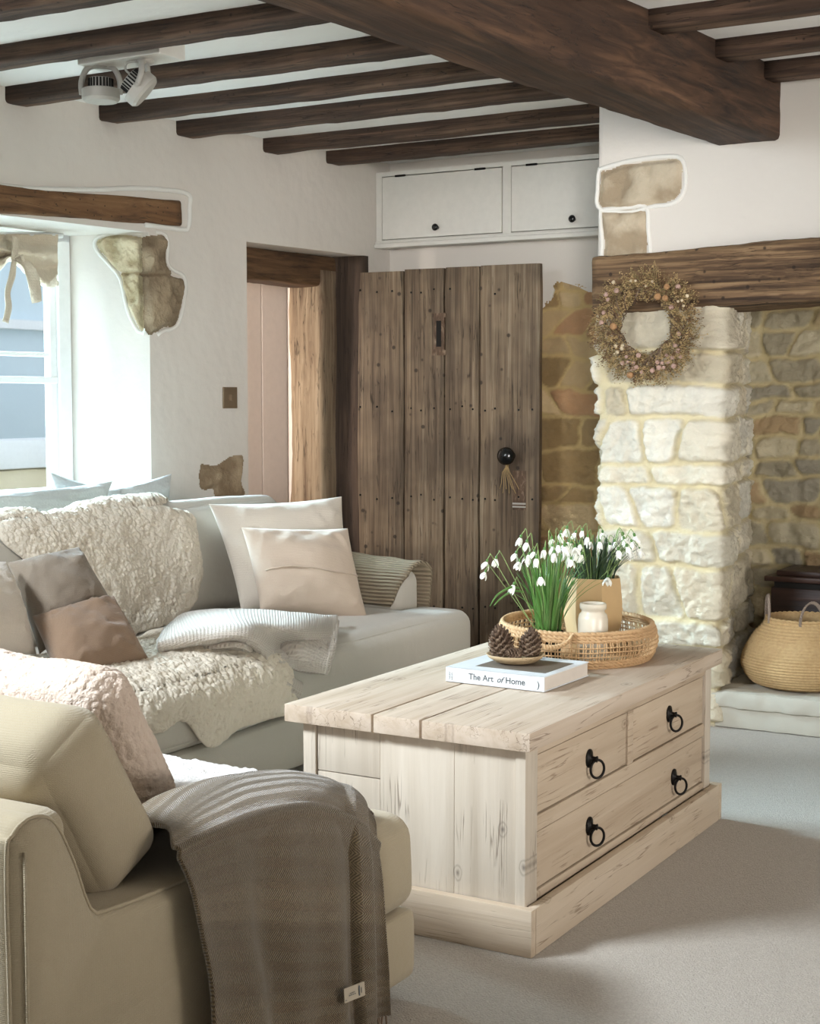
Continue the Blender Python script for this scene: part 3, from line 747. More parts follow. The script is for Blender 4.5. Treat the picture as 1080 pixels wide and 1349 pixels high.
o = g.build('nail_heads', 'iron', d1); o.name = 'nail'; o['kind'] = 'stuff'
s, z_ = onDoor(676, 600)
g = G(); g.lathe([(.022, 0), (.022, .006), (.012, .01), (.011, .03), (.03, .04), (.041, .055), (.04, .07), (.025, .082), (0, .085)], dp(s, .028, z_), 24, ax=(DN[0], DN[1], 0)); g.build('door_knob', 'black', d1)
knobp = dp(s, .065, z_)
s, z_ = onDoor(582, 440); g = G()
def dbox(g, s0, s1, z0, z1, h0, h1, mi=0):
    V = [dp(a, h, z) for z in (z0, z1) for h in (h0, h1) for a in (s0, s1)]
    return g.add(V, [(0, 1, 3, 2), (4, 6, 7, 5), (0, 4, 5, 1), (2, 3, 7, 6), (0, 2, 6, 4), (1, 5, 7, 3)], mi=mi)
dbox(g, s - .026, s + .026, z_ - .085, z_ + .085, .02, .034); dbox(g, s - .034, s + .034, z_ - .1, z_ - .075, .02, .033); dbox(g, s - .034, s + .034, z_ + .075, z_ + .095, .02, .033); dbox(g, s - .013, s + .012, z_ - .06, z_ + .06, .02, .0355, 1)
g.build('escutcheon', ['cone', 'dark'], d1, smooth=False)
s, z_ = onDoor(687, 663); g = G(); dbox(g, s - .032, s + .032, z_ - .004, z_ + .004, .02, .034); dbox(g, s - .032, s + .032, z_ - .018, z_ - .011, .02, .034); dbox(g, s - .032, s + .032, z_ - .03, z_ + .15, .018, .0295, 1); g.build('latch_plate', ['steel', 'cone'], d1, smooth=False)
# twine tassel on the knob
g = G(); kp = knobp
g.tube([kp + np.array([math.cos(a) * .013, -.0, math.sin(a) * .03 - .012]) for a in np.linspace(PI / 2, PI * 2.5, 18)], .0022, 6)
for k in range(7):
    x0 = (k - 3) * .009; g.tube([kp + np.array([0, -.005, -.04]), kp + np.array([x0 * .7, -.018, -.075]), kp + np.array([x0 * 1.4 + .01, -.01, -.125 - .012 * (k % 3)]), kp + np.array([x0 * 1.8 + .012, -.008, -.15 - .02 * (k % 2)])], .0016, 5)
g.lathe([(0, .006), (.007, .004), (.008, -.004), (0, -.007)], kp + np.array([0, -.008, -.045]), 10)
tagobj(g.build('twine_tassel', 'twine'), 'straw-coloured twine tassel hanging from the black knob of the plank door', 'tassel')
# switch plate
u_, z_ = wl(302, 524)
sw = thing('light_switch', W(u_, 0, z_), 'bronze square dimmer switch plate on the white wall left of the doorway', 'light switch')
g = G(); g.bm_ = None
prism(g, [(u_ - .043, 0), (u_ + .043, 0), (u_ + .043, .008), (u_ - .043, .008)], z_ - .046, z_ + .046); g.build('switch_plate', 'brass', sw, smooth=False, mods=[('BEVEL', dict(width=.002, segments=2))])
g = G(); prism(g, [(u_ - .007, .006), (u_ + .007, .006), (u_ + .007, .02), (u_ - .007, .02)], z_ - .014, z_ + .014); g.build('toggle', 'brass', sw, smooth=False, mods=[('BEVEL', dict(width=.002, segments=2))])

# ================================================================== BEAMS
def beam(name, p0, p1, w, h, mat, label, seed, amp=.007, cat='beam', group=None, seg=50, rad=.012, parent=None, **k):
    g = G(); hewn(g, p0, p1, w, h, seg, amp, seed, rad, **k)
    o = g.build(name, mat, parent)
    if label: tagobj(o, label, cat, group)
    return o
beam('ceiling_beam', (-2.10, 1.5, 2.24), (-1.69, YC + .04, 2.24), .235, .28, 'beam_y', 'massive dark oak main beam running across the ceiling to the chimney wall', 2, .006, seg=110, rad=.018)
JB = 2.29
LY = [3.29, 3.77, 4.26, 4.71, 5.12, 5.64, 6.06]
ll = ['dark joist just cut by the top left corner of the view', 'dark worm-eaten joist directly in front of the white spotlight plate',
      'dark joist directly behind the white twin spotlight', 'joist whose left end meets the wall just right of the tilted spotlight', 'left-hand joist third from the white cupboards, counting the one that touches them',
      'left-hand joist second from the white cupboards, next to the one touching them', 'dark joist running along the top of the white wall cupboards']
for k, y in enumerate(LY):
    xw = WO[0] + (y - WO[1]) * .1219 - .06
    xb = -2.10 + (y - 1.5) * .108 + (0.0 if y < 5.3 else .0)
    if y > YC - .1: xb = -2.2
    beam('ceiling_joist', (xw, y - .055, JB + .045), (xb, y - .055, JB + .045), .105, .095, 'beam_x', ll[k], 40 + k, .007, cat='joist')
RY = [3.9, 4.4, 4.86, 5.24]
rl = ['dark joist right of the main beam, just cut by the top edge of the view', 'third dark joist up from the chimney wall, right of the main beam', 'second dark joist up from the chimney wall, right of the main beam', 'lowest right-hand joist, tight against the chimney wall plaster']
for k, y in enumerate(RY):
    beam('ceiling_joist', (-2.10 + (y - 1.5) * .108 + .1, y - .055, JB + .045), (1.6, y - .055, JB + .045), .105, .095, 'beam_x', rl[k], 60 + k, .005, cat='joist')
# window lintel
a = wl(0, 276); b = wl(236, 280)
du = b[0] - a[0]; p0 = (a[0] - du * 1.1, a[1] - (b[1] - a[1]) * .2)
beam('window_lintel', W(p0[0], -.035, a[1] - .002), W(b[0], -.035, b[1] - .004), .1, .104, 'lintel', 'brown worm-holed oak lintel set in the plaster above the window', 71, .006, cat='lintel')
g = G(); pts = [W(p0[0], .002, a[1] + .07)] + [W(*(lambda t: (t[0], .003, t[1]))(wl(px, py))) for px, py in ((0, 245), (60, 249), (120, 250), (175, 248), (215, 250), (247, 256), (249, 275), (247, 300), (236, 302), (190, 296))]
g.tube(curve(pts, 60), .010, 8); g.build('plaster_lip', 'plaster_rim', wall_left)

# ================================================================== FIREPLACE
fp = thing('fireplace', (-.9, 5.6, 0), 'rough limestone fireplace with an oak mantel beam and raised stone hearth', 'fireplace')
zr = lambda Y: at(870, 320 + .4744 * Y, y=YC)[2]
US = 1.15
cu = lambda X: US + (at(700 + .4744 * X, 600, y=YC)[0] + 2.24)
E_ = US + .47
rows = []
spec = [(100, 300, []), (300, 392, []), (392, 485, [258]), (485, 612, [318, 422]), (612, 672, [345]), (672, 795, [292, 412]), (795, 890, [340]), (890, 1045, [308, 412]), (1045, 1120, [300]), (1120, 1230, [380]), (1230, 1320, [300, 430]), (1320, 1450, [360])]
rr = random.Random(5)
for i, (a, b, cs) in enumerate(spec):
    left = [-.3, .1, .35, .62, .88, 1.02 + rr.uniform(-.06, .04)]
    cc = left + [US + .008] + [cu(c) for c in cs] + ([E_ + .0] if i % 3 == 2 and i > 2 else []) + [E_ + rr.uniform(.12, .2), E_ + rr.uniform(.32, .45), E_ + .62, E_ + 1.0]
    rows.append((zr(b), zr(a), cc))
rows = [(-.05, rows[-1][0], rows[-1][2])] + rows[::-1]
LIME = ('d8d1c0', 'cdc4b0', 'dcd8cc', 'c6bca6', 'd2ccbc')
def bat(U, Z): return .012 * np.sin(U * 3.1 + Z * 2.3) + .01 * vnoise(np.stack([U * 3, Z * 3, U * 0], -1), 8)
stone_wall('stone_pier', [(-2.24, YC + 1.15), (-2.24, YC), (-1.775, YC), (-1.93, 6.1)], 0, 1.6, rows, 'stonelight', fp, .03, .012, 11, .0062, LIME, 'd2c7a6', rough=1., batter=bat, skew=.5)
rw = auto_rows(0, 1.7, 0, 2.4, .06, .12, .09, .26, 31)
stone_wall('fireplace_back', [(-1.97, 6.06), (.35, 6.06)], 0, 1.62, rw, 'stone', fp, .03, .012, 14, .008, ('bdb59e', 'a8a08c', 'c8bea4', '9c9688', 'b8a888', 'ad9676'), 'c4b792', skew=.6, warp=.03)
rw = auto_rows(0, 1.7, 0, 2.4, .09, .16, .12, .3, 37)
stone_wall('stone_pier', [(.3, 6.1), (.3, YC), (.6, YC)], 0, 1.62, rw, 'stonelight', fp, .025, .012, 15, .014, LIME, 'd2c7a6')
stopz = lambda x: np.interp(x, [p[0] for p in edge[::-1]][1:], [p[1] for p in edge[::-1]][1:])
rw = auto_rows(0, 1.9, 0, 1.9, .08, .15, .14, .34, 43)
stone_wall('exposed_stonework', [(-3.35, YB), (-2.15, YB)], 0, 1.78, rw, 'stone', wall_back, .018, .012, 17, .008, ('bba27a', '9a8058', 'c8b088', 'a88e66', 'b08a66'), 'c2a978', keep=lambda U, Z: (Z < stopz(-3.35 + U) + .02), rough=1.1, skew=1.2, warp=.05)
g = G(); hewn(g, (-2.255, YC + .08, at(870, 372, y=5.2)[2]), (.5, YC + .08, at(1080, 362, y=5.2)[2] + .05), .3, .215, 120, .014, 81, .02, sag=-.01); g.build('mantel_beam', 'mantel', fp)
def roughbox(g, lo, hi, step=.02, amp=.008, seed=0, r=.012):
    lo, hi = np.array(lo, float), np.array(hi, float); c, h = (lo + hi) / 2, (hi - lo) / 2
    for ax in range(3):
        a, b = [i for i in range(3) if i != ax]
        na, nb = max(3, int(2 * h[a] / step)), max(3, int(2 * h[b] / step))
        A, B = np.meshgrid(np.linspace(-1, 1, na), np.linspace(-1, 1, nb), indexing='ij')
        for s in (-1, 1):
            P = np.zeros(A.shape + (3,)); P[..., a] = A; P[..., b] = B; P[..., ax] = s
            q_ = P * h; inner = np.clip(q_, -(h - r), h - r); d = q_ - inner; L = np.linalg.norm(d, axis=-1)[..., None]
            q_ = inner + d / (L + 1e-9) * r + c
            n = (d / (L + 1e-9)); q_ = q_ + n * (fbm(q_ * 22 + seed, 5, seed)[..., None] * amp)
            g.grid(q_)
    return g
g = G(); roughbox(g, (-1.80, YC - .01, .075), (-.95, 6.1, .137), .012, .01, 3); roughbox(g, (-.945, YC - .012, .075), (.3, 6.1, .137), .02, .01, 4); roughbox(g, (-1.79, YC + .005, 0), (-.6, 6.0, .085), .014, .004, 7); roughbox(g, (-.59, YC + .005, 0), (.3, 6.0, .085), .02, .004, 7)
M['hearth'] = plaster('hearth_limestone', 'b8b3a6', 'cac6ba')
g.build('hearth', 'hearth', fp)

# ================================================================== WALL CUPBOARDS
yf = 6.325
cz0 = at(495, 328, y=yf)[2]; cz1 = JB - .002; cx0 = -3.862; cx1 = -2.14
cb = thing('wall_cupboard', (-3, yf, cz0), 'long white-painted cupboard unit with black knobs above the old plank door', 'cupboard')
mids = [at(p, 300, y=yf)[0] for p in (503, 662, 673)]
zt_, zb_ = at(503, 233, y=yf)[2], at(503, 317, y=yf)[2]
dwid = mids[1] - mids[0]; dx = [(mids[0], mids[1]), (mids[2], mids[2] + dwid)]
g = G(); g.box((cx0, yf, zb_), (mids[0], YB - .01, zt_)); g.box((mids[1], yf, zb_), (mids[2], YB - .01, zt_)); g.box((mids[2] + dwid, yf, zb_), (cx1, YB - .01, zt_))
g.box((cx0, yf, zt_), (cx1, YB - .01, cz1)); g.box((cx0, yf, cz0 + .012), (cx1, YB - .01, zb_)); g.box((cx0 + .01, yf + .03, zb_ - .002), (cx1 - .01, YB - .02, zt_ + .002))
g.build('carcass', 'cab', cb, smooth=False)
g = G(); g.box((cx0, yf - .022, cz0), (cx1, yf + .06, cz0 + .022), .006); g.box((cx0, yf - .012, cz0 + .022), (cx1, yf + .02, cz0 + .034), .004); g.build('moulding', 'cab', cb, smooth='auto')
for k, (a, b) in enumerate(dx):
    g = G(); g.box((a + .004, yf - .004, zb_ + .004), (b - .004, yf + .02, zt_ - .005), .002); dr = g.build('cupboard_door', 'cab', cb, smooth=False)
    px = 577 if k == 0 else 757; p = at(px, 300 if k == 0 else 289, y=yf)
    g = G(); g.lathe([(.008, 0), (.007, .012), (.015, .02), (.017, .028), (.012, .035), (0, .037)], p + np.array([0, -.004, 0]), 20, ax=(0, -1, 0)); g.build('knob', 'black', dr)
    for t_ in (.16, .82):
        x = a + (b - a) * t_; g = G(); g.box((x - .028, yf - .008, zt_ - .008), (x + .028, yf + .004, zt_ + .002), .002); g.build('hinge', 'iron', cb, smooth=False)

# ================================================================== CEILING SPOTLIGHT
sx0, sx1 = at(110, 80, y=3.83)[0], at(228, 80, y=3.83)[0]
sl = thing('spotlight_fitting', ((sx0 + sx1) / 2, 3.86, 2.3), 'white twin spotlight fitting on a square plate between two ceiling joists', 'ceiling light')
g = G(); g.box((sx0, 3.80, 2.285), (sx1 - .03, 3.93, 2.37), .004); g.build('mounting_plate', 'cab', sl, smooth=False)
def head(c, ax, R, armtop, name):
    c = np.array(c, float); ax = np.array(ax, float); ax /= np.linalg.norm(ax)
    g = G(); g.lathe([(R * .86, -.006), (R * .95, 0), (R, .004), (R, .034), (R * .93, .036), (R * .62, .037), (R * .60, .07), (R * .2, .073), (0, .074)], c, 36, ax=ax)
    h = g.build(name, 'steel', sl, smooth='auto')
    e = np.cross(ax, [0, 0, 1.] if abs(ax[2]) < .95 else [0, 1., 0]); e /= np.linalg.norm(e); f = np.cross(ax, e)
    g = G()
    for k in range(22):
        a = 2 * PI * k / 22; d = e * math.cos(a) + f * math.sin(a); g.tube([c + ax * .038 + d * R * .63, c + ax * .068 + d * R * .63], .0028, 5)
    g.build('cooling_fin', 'dark', h)['kind'] = 'stuff'
    g = G(); g.lathe([(R * .86, -.005), (R * .5, .008), (R * .2, .016), (0, .018)], c, 28, ax=ax); g.build('lamp', 'chrome', h)
    return c, ax, e
M['chrome'] = plain('lamp_reflector', 'c9ccd0', .15, Metallic=.8)
hc = pd(133, 132, 5.05); head(hc, (0, .0, 1), .062, None, 'lamp_head')
top = pd(132, 86, 5.05)
e1 = RGT; g = G()
for s in (-1, 1):
    g.tube(curve([hc + e1 * s * .062 + np.array([0, 0, .018]), hc + e1 * s * .063 + np.array([0, 0, .06]), hc + e1 * s * .045 + np.array([0, 0, .1]), top + e1 * s * .008], 16), .0095, 8)
g.lathe([(.026, 0), (.026, .012), (.018, .02), (.018, .09)], top - np.array([0, 0, .008]), 20); g.build('bracket', 'steel', sl)
hc = pd(191, 122, 4.95); axx = -RGT * .72 + np.array([0, 0, .62]) - FWD * .1; axx /= np.linalg.norm(axx); head(hc, axx, .06, None, 'lamp_head')
top = pd(192, 80, 4.95); g = G()
for s in (-1, 1):
    o_ = FWD * s * .062; g.tube(curve([hc + o_ + axx * .018, hc + o_ * 1.02 + np.array([0, 0, .05]), hc + o_ * .8 + np.array([0, 0, .085]), top + o_ * .15], 16), .0095, 8)
    g.lathe([(0, .004), (.007, .003), (.007, -.003)], hc + o_ * 1.1 + axx * .018, 10, ax=FWD * s)
g.tube(curve([hc - RGT * .03 + np.array([0, 0, .05]), hc - RGT * .06 + np.array([0, 0, .07]), hc - RGT * .055 + np.array([0, 0, .095]), hc - RGT * .01 + np.array([0, 0, .1])], 16), .004, 6)
g.lathe([(.026, 0), (.026, .012), (.018, .02), (.018, .09)], top - np.array([0, 0, .008]), 20); g.build('bracket', 'steel', sl)

# ================================================================== ROMAN BLIND
vb = -.3
def B(px, py, v=vb): u, z = wl(px, py, v); return W(u, v, z)
bl = thing('roman_blind', W(-1.9, vb, 1.7), 'gathered beige linen roman blind tied up at the top of the window', 'blind')
xs = [-190, -130, -60, -20, 0, 12, 24, 45, 62, 76]
r1 = [B(x, 309, vb - .01) for x in xs]; r2 = [B(x, 322 + 3 * math.sin(x), vb) for x in xs]
r3 = [B(x, y, vb + .05) for x, y in zip(xs, (340, 336, 338, 332, 328, 330, 330, 334, 336, 333))]
r4 = [B(x, y, vb + .015) for x, y in zip(xs, (352, 348, 350, 343, 340, 338, 340, 350, 352, 350))]
r5 = [B(x, y, vb + .06) for x, y in zip(xs, (372, 352, 365, 356, 348, 338, 344, 362, 372, 362))]
r6 = [B(x, y, vb + .02) for x, y in zip(xs, (384, 360, 380, 366, 354, 342, 350, 368, 379, 378))]
r7 = [B(x, y, vb + .0) for x, y in zip(xs, (375, 352, 370, 356, 345, 336, 343, 358, 366, 372))]
P = resamp(np.array([r1, r2, r3, r4, r5, r6, r7]), 60, 140)
P = P + np.stack([P[..., 0] * 0] * 3, -1) + nrm(P) * (fbm(P * np.array([22, 22, 9]), 4, 3) * .016)[..., None]
sheet('blind_cloth', P, 'blind', .003, bl)
g = G()
def ribbon(g, pts, w, wd, n=30, tw=0):
    C = curve(pts, n); T = np.gradient(C, axis=0); T /= np.linalg.norm(T, axis=1)[:, None]; wd = np.array(wd, float)
    S = wd - T * (T @ wd)[:, None]; S /= np.linalg.norm(S, axis=1)[:, None]
    w = np.interp(np.linspace(0, 1, n), np.linspace(0, 1, len(w)), w) if not np.isscalar(w) else w
    w = np.broadcast_to(w, (n,))[:, None]
    Nn = np.cross(T, S); k = np.linspace(-1, 1, 7)[None, :, None]
    g.grid(C[:, None] + S[:, None] * k * w[:, None] / 2 + Nn[:, None] * (k ** 2 - .5) * w[:, None] * .25 * (1 if not tw else np.sin(np.linspace(0, tw, n))[:, None, None]))
for pts, w_ in (([B(20, 312, vb + .045), B(20, 328, vb + .075), B(19, 342, vb + .08)], .028), ([B(19, 342, vb + .08), B(16, 362, vb + .085), B(10, 385, vb + .08), B(12, 405, vb + .08), B(8, 425, vb + .08)], [.02, .03, .026, .032, .03]), ([B(21, 342, vb + .08), B(36, 352, vb + .1), B(46, 375, vb + .09), B(50, 398, vb + .08)], [.02, .05, .06, .05]),
                ([B(20, 340, vb + .08), B(28, 336, vb + .1), B(30, 344, vb + .1), B(21, 342, vb + .09)], .014)):
    ribbon(g, pts, w_, WA + (0,), 30, 5)
g.build('tie', 'blind', bl, mods=[('SOLIDIFY', dict(thickness=.002))])
g = G(); g.tube([B(-190, 308, vb - .02), B(82, 310, vb - .02)], .012, 8); g.build('rail', 'white', bl)

# ================================================================== SOFA UNDER THE WINDOW
ey = np.array([0, 1., 0])
sf = thing('sofa', (-3.2, 3.8, 0), 'large pale grey linen sofa under the window, piled with cushions and sheepskins', 'sofa')
SX = -2.665; SY0, SY1 = 2.62, 5.05
f = rb_map((-3.2, (SY0 + SY1) / 2, .118), (.535, (SY1 - SY0) / 2, .085), .022, (0, 0, 0), wr=.003, seed=2)
g = G(); rb_add(g, f, (14, 50, 8)); g.build('base', 'sofa', sf, weld=.0005)
for x in (-2.74, -3.65):
    for y in (SY0 + .1, 3.85, SY1 - .1):
        g = G(); g.lathe([(.02, 0), (.028, .05)], (x, y, 0), 14); g.build('leg', 'wine', sf)
YM = 3.83
def seatc(y0, y1, tb0, tb1, seed):
    g = G()
    f = rb_map((-3.07, (y0 + y1) / 2, .308), (.42, (y1 - y0) / 2 - .002, .098), .055, (0.012, 0, .028), wr=.005, seed=seed); rb_add(g, f, (30, 34, 14)); piping(g, f, 2, -1, .0045, 50); piping(g, f, 2, 1, .0035, 50, .97)
    f2 = rb_map((-2.775, (tb0 + tb1) / 2, .306), (.127, (tb1 - tb0) / 2 - .002, .096), .055, (0.012, 0.0, .012), wr=.004, seed=seed + 1); rb_add(g, f2, (20, 40, 14)); piping(g, f2, 2, -1, .0045, 50)
    return g.build('seat_cushion', 'sofa', sf, weld=.0004)
    
SB = [seatc(YM, 4.88, YM, SY1 + .005, 3), seatc(2.8, YM, SY0, YM, 6)]
f = rb_map((-3.69, (SY0 + SY1) / 2, .42), (.1, (SY1 - SY0) / 2, .30), .05, wr=.004, seed=9); g = G(); rb_add(g, f, (10, 50, 20)); g.build('back_frame', 'sofa', sf, weld=.0005)
def lean(a):   # rotation leaning back about y, local z up, local x forward
    a = math.radians(a); return np.array([[math.cos(a), 0, -math.sin(a)], [0, 1, 0], [math.sin(a), 0, math.cos(a)]])
for (y0, y1, sd) in ((3.80, 4.93, 11), (2.66, 3.62, 13)):
    f = rb_map((-3.50, (y0 + y1) / 2, .605), (.085, (y1 - y0) / 2, .21), .06, (.045, .01, .012), lean(9), .007, sd)
    g = G(); rb_add(g, f, (16, 40, 26)); piping(g, f, 0, 1, .0045, 60, .93); piping(g, f, 0, -1, .0045, 60, .95); SB.append(g.build('back_cushion', 'sofa', sf, weld=.0005))
def armwarp(w_, p):
    w_ = w_.copy(); k = np.clip((w_[..., 0] + 3.75) / .87, 0, 1); m = sstep(w_[..., 2], .3, .5)
    w_[..., 2] += m * (1 - k) * .055; return w_
for yc, nm in ((5.0, 1), (2.65, -1)):
    f = rb_map((-3.32, yc, .355), (.42, .085, .185), .055, (0, .004, .01), None, .004, 15, armwarp)
    g = G(); rb_add(g, f, (30, 14, 20)); piping(g, f, 0, 1, .004, 40, .93); g.build('arm', 'sofa', sf, weld=.0005)
# ribbed cover over the right arm
t = np.linspace(0, 1, 40); prof = curve([(4.905, .40), (4.902, .48), (4.915, .532), (4.96, .558), (5.03, .558), (5.085, .53), (5.097, .46), (5.10, .36)], 40)
X_ = np.linspace(-3.60, -2.885, 40)
P = np.zeros((40, 40, 3)); 
for i, x in enumerate(X_):
    k = np.clip((x + 3.75) / .87, 0, 1); P[i, :, 0] = x + .035 * np.sin(t * 3) * (i / 39) - .05 * (i / 39) * np.clip(1 - t * 4, 0, 1); P[i, :, 1] = prof[:, 0]; P[i, :, 2] = prof[:, 1] + .055 * (1 - k) * sstep(prof[:, 1], .3, .5) + .008
P = P + nrm(P) * (fbm(P * 14, 3, 5) * .006)[..., None]
sheet('arm_throw', P, 'rib', .014, None, 'ribbed beige knit throw folded over the far right arm of the sofa', 'throw', off=0)

# ---- sheepskins on the sofa
from mathutils.bvhtree import BVHTree
def bvh_of(*objs):
    V = []; Fc = []
    for o in objs:
        n = len(V); og = ORG[o.name]; V += [Vector(v.co) + Vector(og) for v in o.data.vertices]; Fc += [tuple(i + n for i in p.vertices) for p in o.data.polygons]
    return BVHTree.FromPolygons(V, Fc)
def conform(P, bv, eps=.006, passes=3, maxd=.2):
    P = P.copy(); sh = P.shape
    for _ in range(passes):
        Q = P.reshape(-1, 3)
        for i in range(len(Q)):
            loc, n, idx, d = bv.find_nearest(Vector(Q[i]), maxd)
            if loc is not None:
                k = (Vector(Q[i]) - loc).dot(n)
                if k < eps: Q[i] = np.array(loc + n * eps)
        P = Q.reshape(sh)
        if _ < passes - 1:
            for k in range(3):
                S = P.copy(); S[1:-1] = (P[:-2] + P[2:] + 2 * P[1:-1]) / 4; S[:, 1:-1] = (S[:, :-2] + S[:, 2:] + 2 * S[:, 1:-1]) / 4; P = S
    return P
SBV = bvh_of(*SB)
def fl_sheet(name, ctrl, n, mat, label, amp=.012, sc=70, seed=0, thick=.012, cat='sheepskin', ragged=.02, bv=None):
    P = resamp(np.array(ctrl), *n)
    if bv is not None: P = conform(P, bv, .008)
    # ragged outline
    a, b = P.shape[:2]; U, V = np.meshgrid(np.linspace(0, 1, a), np.linspace(0, 1, b), indexing='ij')
    cen = P.mean((0, 1)); ed = np.minimum(np.minimum(U, 1 - U), np.minimum(V, 1 - V))
    d = P - cen; d /= np.linalg.norm(d, axis=-1)[..., None] + 1e-9
    P = P + d * (fbm(P * 8, 3, seed) * ragged * np.clip(1 - ed * 6, 0, 1))[..., None]
    N = nrm(P); s = 1 if N[a // 2, b // 2] @ (np.array([0, 0, CH]) - P[a // 2, b // 2]) > 0 else -1
    base = P.copy(); lift = np.clip(ed * 9, 0, 1) ** .5
    if s < 0: base = base[:, ::-1]; lift = lift[:, ::-1]
    N = nrm(base)
    topS = fleece_disp(base + N * (thick * lift)[..., None], amp, sc, seed)
    topS = base + (topS - base) * (.35 + .65 * lift)[..., None]
    g = G(); g.grid(topS); g.grid((base - N * .004)[:, ::-1])
    for A_, B_ in ((topS[0], (base - N * .004)[0]), (topS[-1], (base - N * .004)[-1]), (topS[:, 0], (base - N * .004)[:, 0]), (topS[:, -1], (base - N * .004)[:, -1])): g.grid(np.stack([A_, B_], 1))
    return tagobj(g.build(name, mat, None, True, weld=.00005), label, cat)
A = at
def row(pts, x): return [A(px, py, x=x) for px, py in pts]
c = [row([(-20, 742), (40, 722), (110, 712), (170, 712), (222, 722)], -3.62),
     row([(-12, 700), (62, 684), (130, 676), (182, 678), (232, 692)], -3.50),
     row([(-2, 712), (58, 700), (125, 694), (190, 696), (246, 712)], -3.425),
     row([(35, 740), (75, 730), (135, 726), (200, 728), (256, 742)], -3.385),
     row([(62, 775), (95, 772), (150, 765), (210, 766), (262, 770)], -3.355),
     row([(90, 815), (120, 812), (162, 806), (208, 803), (250, 800)], -3.335),
     row([(125, 850), (145, 846), (172, 842), (200, 832), (222, 822)], -3.305)]
fl_sheet('sheepskin', c, (300, 320), 'fleece', 'cream curly sheepskin hanging over the back cushions of the window sofa', .013, 74, 3, bv=SBV)
ys_ = (3.02, 3.16, 3.30, 3.44, 3.58, 3.72, 3.82)
c = [[(-3.12 + .05 * math.sin(k * 2), y + .02, .446) for k, y in enumerate(ys_)], [(-2.95, y, .452) for y in ys_], [(-2.78, y - .02, .446) for y in ys_], [(-2.672, y - .02, .405) for y in ys_], [(-2.638, y - .01, .35) for y in ys_],
     [(-2.63, y, z) for y, z in zip((3.05, 3.17, 3.27, 3.39, 3.55, 3.70, 3.835), (.315, .300, .31, .215, .235, .24, .225))]]
fl_sheet('sheepskin', c, (230, 300), 'fleece', 'cream curly sheepskin spread over the front edge of the sofa seat', .013, 74, 8, bv=SBV)

# ---- folded waffle blanket on the seat
def blanket(ctrl, n, off, seed, wr=.006):
    P = resamp(np.array(ctrl), *n); return P + nrm(P) * (off + fbm(P * 11, 4, seed) * wr)[..., None] if np.ndim(off) else P + nrm(P) * (off + fbm(P * 11, 4, seed) * wr)[..., None]
Z_ = lambda px, py, z: A(px, py, z=z)
X__ = lambda px, py, x: A(px, py, x=x)
c = [[Z_(222, 838, .45), Z_(250, 822, .455), Z_(322, 816, .455), Z_(392, 818, .45), Z_(430, 822, .445)],
     [Z_(220, 826, .495), Z_(250, 806, .51), Z_(322, 804, .51), Z_(392, 808, .50), X__(444, 812, -2.755)],
     [Z_(211, 838, .50), Z_(262, 822, .525), Z_(325, 818, .525), Z_(392, 830, .48), X__(441, 832, -2.69)],
     [Z_(206, 849, .495), Z_(270, 828, .525), Z_(328, 828, .52), X__(382, 850, -2.72), X__(438, 856, -2.625)],
     [Z_(209, 860, .465), Z_(270, 842, .50), Z_(325, 840, .50), X__(366, 866, -2.66), X__(433, 876, -2.608)],
     [Z_(216, 858, .44), Z_(272, 848, .475), Z_(320, 845, .475), X__(366, 876, -2.64), X__(430, 889, -2.605)]]
P = conform(blanket(c, (70, 90), 0., 4), SBV, .026, 2)
bk = thing('folded_blanket', P.mean((0, 1)) * np.array([1, 1, 0]) + np.array([0, 0, .42]), 'pale waffle-weave cotton blanket folded loosely on the sofa seat', 'blanket')
sheet('top_fold', P, 'waffle', .010, bk, off=0)
for k in range(3):
    dz = -.014 * k - .008
    e_ = [[Z_(226, 855, .45 + dz), Z_(275, 842, .485 + dz), Z_(318, 838, .49 + dz), X__(348, 858, -2.74), X__(378, 888, -2.63 - k * .006), X__(398, 902, -2.616 - k * .006)],
          [Z_(220, 860 + k, .445 + dz), Z_(277, 851 + 2 * k, .478 + dz), Z_(320, 849 + 3 * k, .482 + dz), X__(344, 868 + 3 * k, -2.70), X__(372, 897 + 3 * k, -2.612 - k * .006), X__(397 - k, 913 + 2 * k, -2.606 - k * .006)]]
    rows_ = [[p + np.array([-.03, .03, -.004]) for p in e_[0]], e_[0], e_[1], [p + np.array([-.012, .008, -.012]) for p in e_[1]]]
    sheet('lower_fold', conform(resamp(np.array(rows_), 16, 70), SBV, .022 - .006 * k, 2), 'waffle', .007, bk, off=0)
# right-hand tail falling over the seat front
c = [[X__(436, 815, -2.77), X__(441, 814, -2.755), X__(446, 819, -2.74)], [X__(434, 850, -2.635), X__(439, 850, -2.63), X__(442, 850, -2.63)], [X__(427, 889, -2.612), X__(431, 887, -2.61), X__(434, 880, -2.615)]]
sheet('edge_fold', conform(resamp(np.array(c), 30, 10), SBV, .02, 1), 'waffle', .008, bk, off=0)

